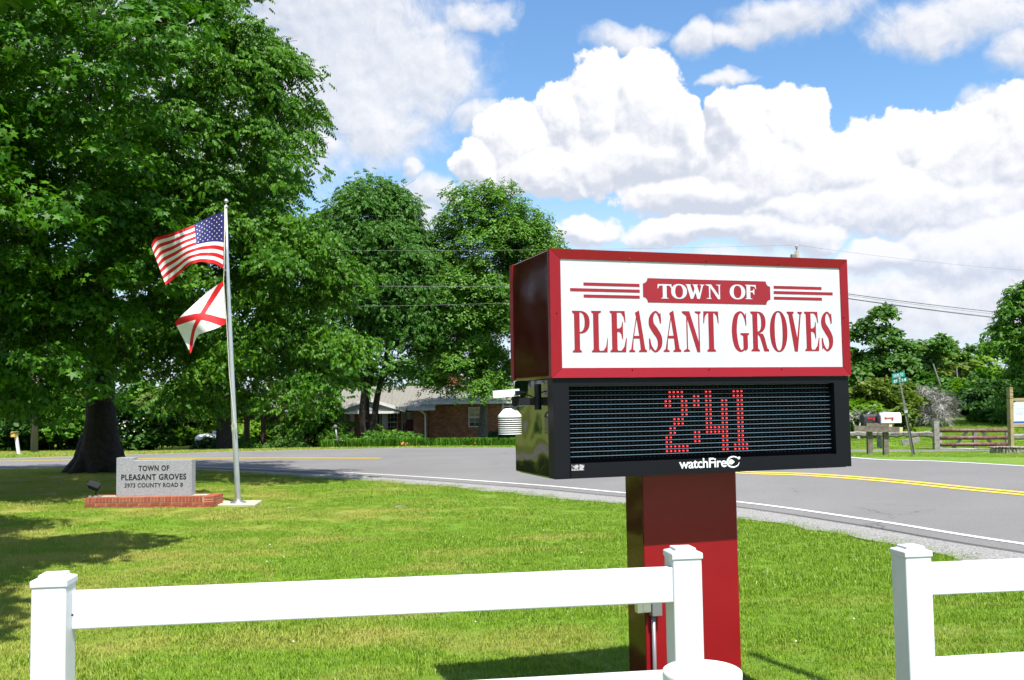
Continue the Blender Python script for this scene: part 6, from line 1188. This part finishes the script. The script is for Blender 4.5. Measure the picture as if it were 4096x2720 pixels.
fbsh = [(1965, 62, 905, 2.2, 'yellowish scrub beside the sign right edge', 'olive_leaf'), (2010, 60, 880, 2.2, 'yellow green scrub left of the street sign', 'olive_leaf'), (2050, 64, 890, 2.4, 'olive scrub behind the street sign', 'olive_leaf'), (1990, 58, 925, 1.6, 'low scrub above the black mailbox', 'lime_leaf'), (2200, 78, 920, 2.4, 'green bush right of the grey apple tree', 'ash_leaf'), (2240, 76, 905, 2.6, 'dark bush at the field edge behind the gate', 'bush_leaf'), (2290, 74, 890, 3.0, 'big dark hedge bush behind the timber sign', 'bush_leaf'), (2330, 72, 880, 3.0, 'dark hedge bush at the right edge', 'bush_leaf'), (2160, 80, 925, 2.2, 'dark bush just behind the grey apple tree', 'bush_leaf'), (2285, 66, 950, 1.0, 'small bush in front of the dark hedge', 'ash_leaf'), (2100, 82, 905, 2.6, 'bush left of the grey apple tree', 'far_leaf')]
for i, (dx, Y, dt, r_, lab, mt) in enumerate(fbsh):
    b = gbase(dx, Y); tz = wp_(dx, dt, Y).z; h = max(tz - b[2], .6); L_ = [(b[0], Y, b[2] + h * .55, r_, r_ * .9, h * .5), (b[0] - r_ * .5, Y - .3, b[2] + h * .35, r_ * .7, r_ * .7, h * .38), (b[0] + r_ * .5, Y - .3, b[2] + h * .35, r_ * .7, r_ * .7, h * .38)]
    tree('bush', lab, 'bush', b, L_, 36, 1600, .32, 'far', mt, 'bark_grey', .07, 170 + i, (r_ * .2, r_ * .36), group='bushes round the field')
# grey lichened apple tree and dead branches
ab = on_ground(3670, 1696, 64)
tree('apple_tree', 'half dead grey apple tree with tangled bare twigs in the field', 'tree', tuple(ab), [lobe(2128, 935, 64, 2.1, 1.8, 1.0), lobe(2155, 945, 64, 1.5, 1.5, .8), lobe(2105, 925, 64, 1.4, 1.5, .7)], 80, 1500, .42, 'twig', 'dead_wood', 'dead_wood', .16, 201, (.35, .6), stems=2, shell=.3, fork=.15, branch_k=.7)
tree('dead_tree', 'fallen dead branches tangled behind the black mailbox', 'tree', gbase(1980, 56), [lobe(1985, 965, 56, 1.8, 1.2, .45), lobe(1965, 975, 56, 1.2, 1.2, .4)], 12, 60, .5, 'twig', 'dead_wood', 'dead_wood', .13, 204, (.3, .6), stems=2, shell=.3, fork=.1, branch_k=.9)
# flowering specks on the white flowering shrub, daylily bed, baskets
rg = np.random.default_rng(7)
def specks(name, lab, pts, r_, matn, parent=None):
    m = MB()
    for p in pts:
        vs = [Vector(p) + Vector(v) * r_ for v in ((1, 0, 0), (-.5, .87, 0), (-.5, -.87, 0), (0, 0, 1), (0, 0, -1))]; m.add(vs, [(0, 1, 3), (1, 2, 3), (2, 0, 3), (1, 0, 4), (2, 1, 4), (0, 2, 4)])
    o = m.build(name, matn, parent); return tag(o, lab, kind='stuff')
fsh = [o for o in D.objects if o.get('label', '').startswith('white flowering dark shrub')][0]; c = fsh.location
pts = [(c.x + rg.normal(0, .8), c.y - rg.uniform(.6, 1.5), c.z + rg.uniform(.4, 1.9)) for _ in range(90)]; specks('flowers', 'small white flowers', pts, .045, 'flower_white', fsh)
def blades(name, lab, pts, hmin, hmax, wid, matn):
    m = MB()
    for (x, y, z) in pts:
        for k in range(9):
            a = rg.uniform(0, 6.28); h = rg.uniform(hmin, hmax); l = h * rg.uniform(.2, .7); dx, dy = math.cos(a), math.sin(a); w = wid; bx = x + rg.normal(0, .07); by = y + rg.normal(0, .07)
            m.add([(bx - dy * w, by + dx * w, z - .02), (bx + dy * w, by - dx * w, z - .02), (bx + dx * l * .4 + dy * w, by + dy * l * .4 - dx * w, z + h * .75), (bx + dx * l * .4 - dy * w, by + dy * l * .4 + dx * w, z + h * .75), (bx + dx * l, by + dy * l, z + h * .82)], [(0, 1, 2), (0, 2, 3), (3, 2, 4)])
    return tag(m.build(name, matn), lab, kind='stuff')
pts = []
for px in np.arange(1290, 2110, 3.2):
    for q in range(5):
        Y = 45.0 + rg.uniform(0, 3.2) + (1.0 if px < 1400 else 0); x = (px + rg.uniform(-4, 4) - CX) / F * Y; (pts.append((x, Y, G1(x, Y))) if math.sin(px * .05) + math.sin(px * .023 + 2) + rg.normal(0, .8) > -1.0 else None)
blades('daylily_bed', 'bed of green daylily leaves along the road before the house', pts, .18, .62, .016, 'ash_leaf')
specks('daylily_flowers', 'orange daylily flowers in the bed before the house', [(P(px, 1775, 45).x, 45 + rg.uniform(-.1, .4), P(px, 1776 + rg.uniform(-5, 5), 45).z) for px in (1608, 1612, 1618, 1622, 1626, 1900, 1904)], .075, 'flower_orange')
def basket(zx, zy, lab):
    c = hz(zx, zy, HY - .55); t_ = thing('hanging_basket', lab, 'hanging basket', c, 'hanging baskets on the porch'); m = MB(); m.lathe([(.12, -.35), (.24, -.1), (.26, 0), (0, 0)], c, 12); m.build('pot', 'door_dark', t_, True)
    m = MB(); 
    for k in range(3): m.tube([c + Vector((.24 * math.cos(k * 2.1), .24 * math.sin(k * 2.1), 0)), c + Vector((0, 0, 1.0)), ], .008, 4)
    m.tube([c + Vector((0, 0, 1.0)), Vector((c.x, c.y, zgb - .05))], .008, 4); m.build('hanger', 'door_dark', t_)
    ps = rg.normal(0, 1, (260, 3)); ps /= np.linalg.norm(ps, axis=1)[:, None]; o = ps.copy(); ps = np.array(c) + ps * np.array([.48, .35, .14]) + np.array([0, 0, .12]); leaves('foliage', ps, o, .11, 'ash', 'lime_leaf', rg, t_)
basket(1083, 478, 'hanging fern basket before the left porch window'); basket(1415, 508, 'hanging fern basket before the porch door')
# clover heads and fallen leaves on the lawn
lp_ = lawn_points(1.6, 5, 16, 77); specks('clover_flowers', 'scattered white clover heads in the lawn', [(p[0], p[1], p[2] + .05) for p in lp_ if rg.random() < .55], .012, 'flower_white')
for i, (px, py, Y) in enumerate(((645, 2015 - 60, 22), (1600, 2010, 18.5), (1165, 2005, 18.5), (2600, 2620, 7.6), (355, 2270, 10.2), (860, 2290, 9.8))):
    v = on_ground(px, py, Y); m = MB(); m.tube([v + Vector((-.09, 0, .04)), v + Vector((0, .02, .055)), v + Vector((.1, -.02, .045))], .006, 5); o = m.build('twig', 'dead_wood', None, base=v); tag(o, ['dry twig lying beyond the monument', 'dry twig in the middle of the lawn', 'dry twig right of the concrete pad', 'short twig near the pylon foot', 'dry twig in the left tree shade', 'dry twig above the left fence rail'][i], 'twig')
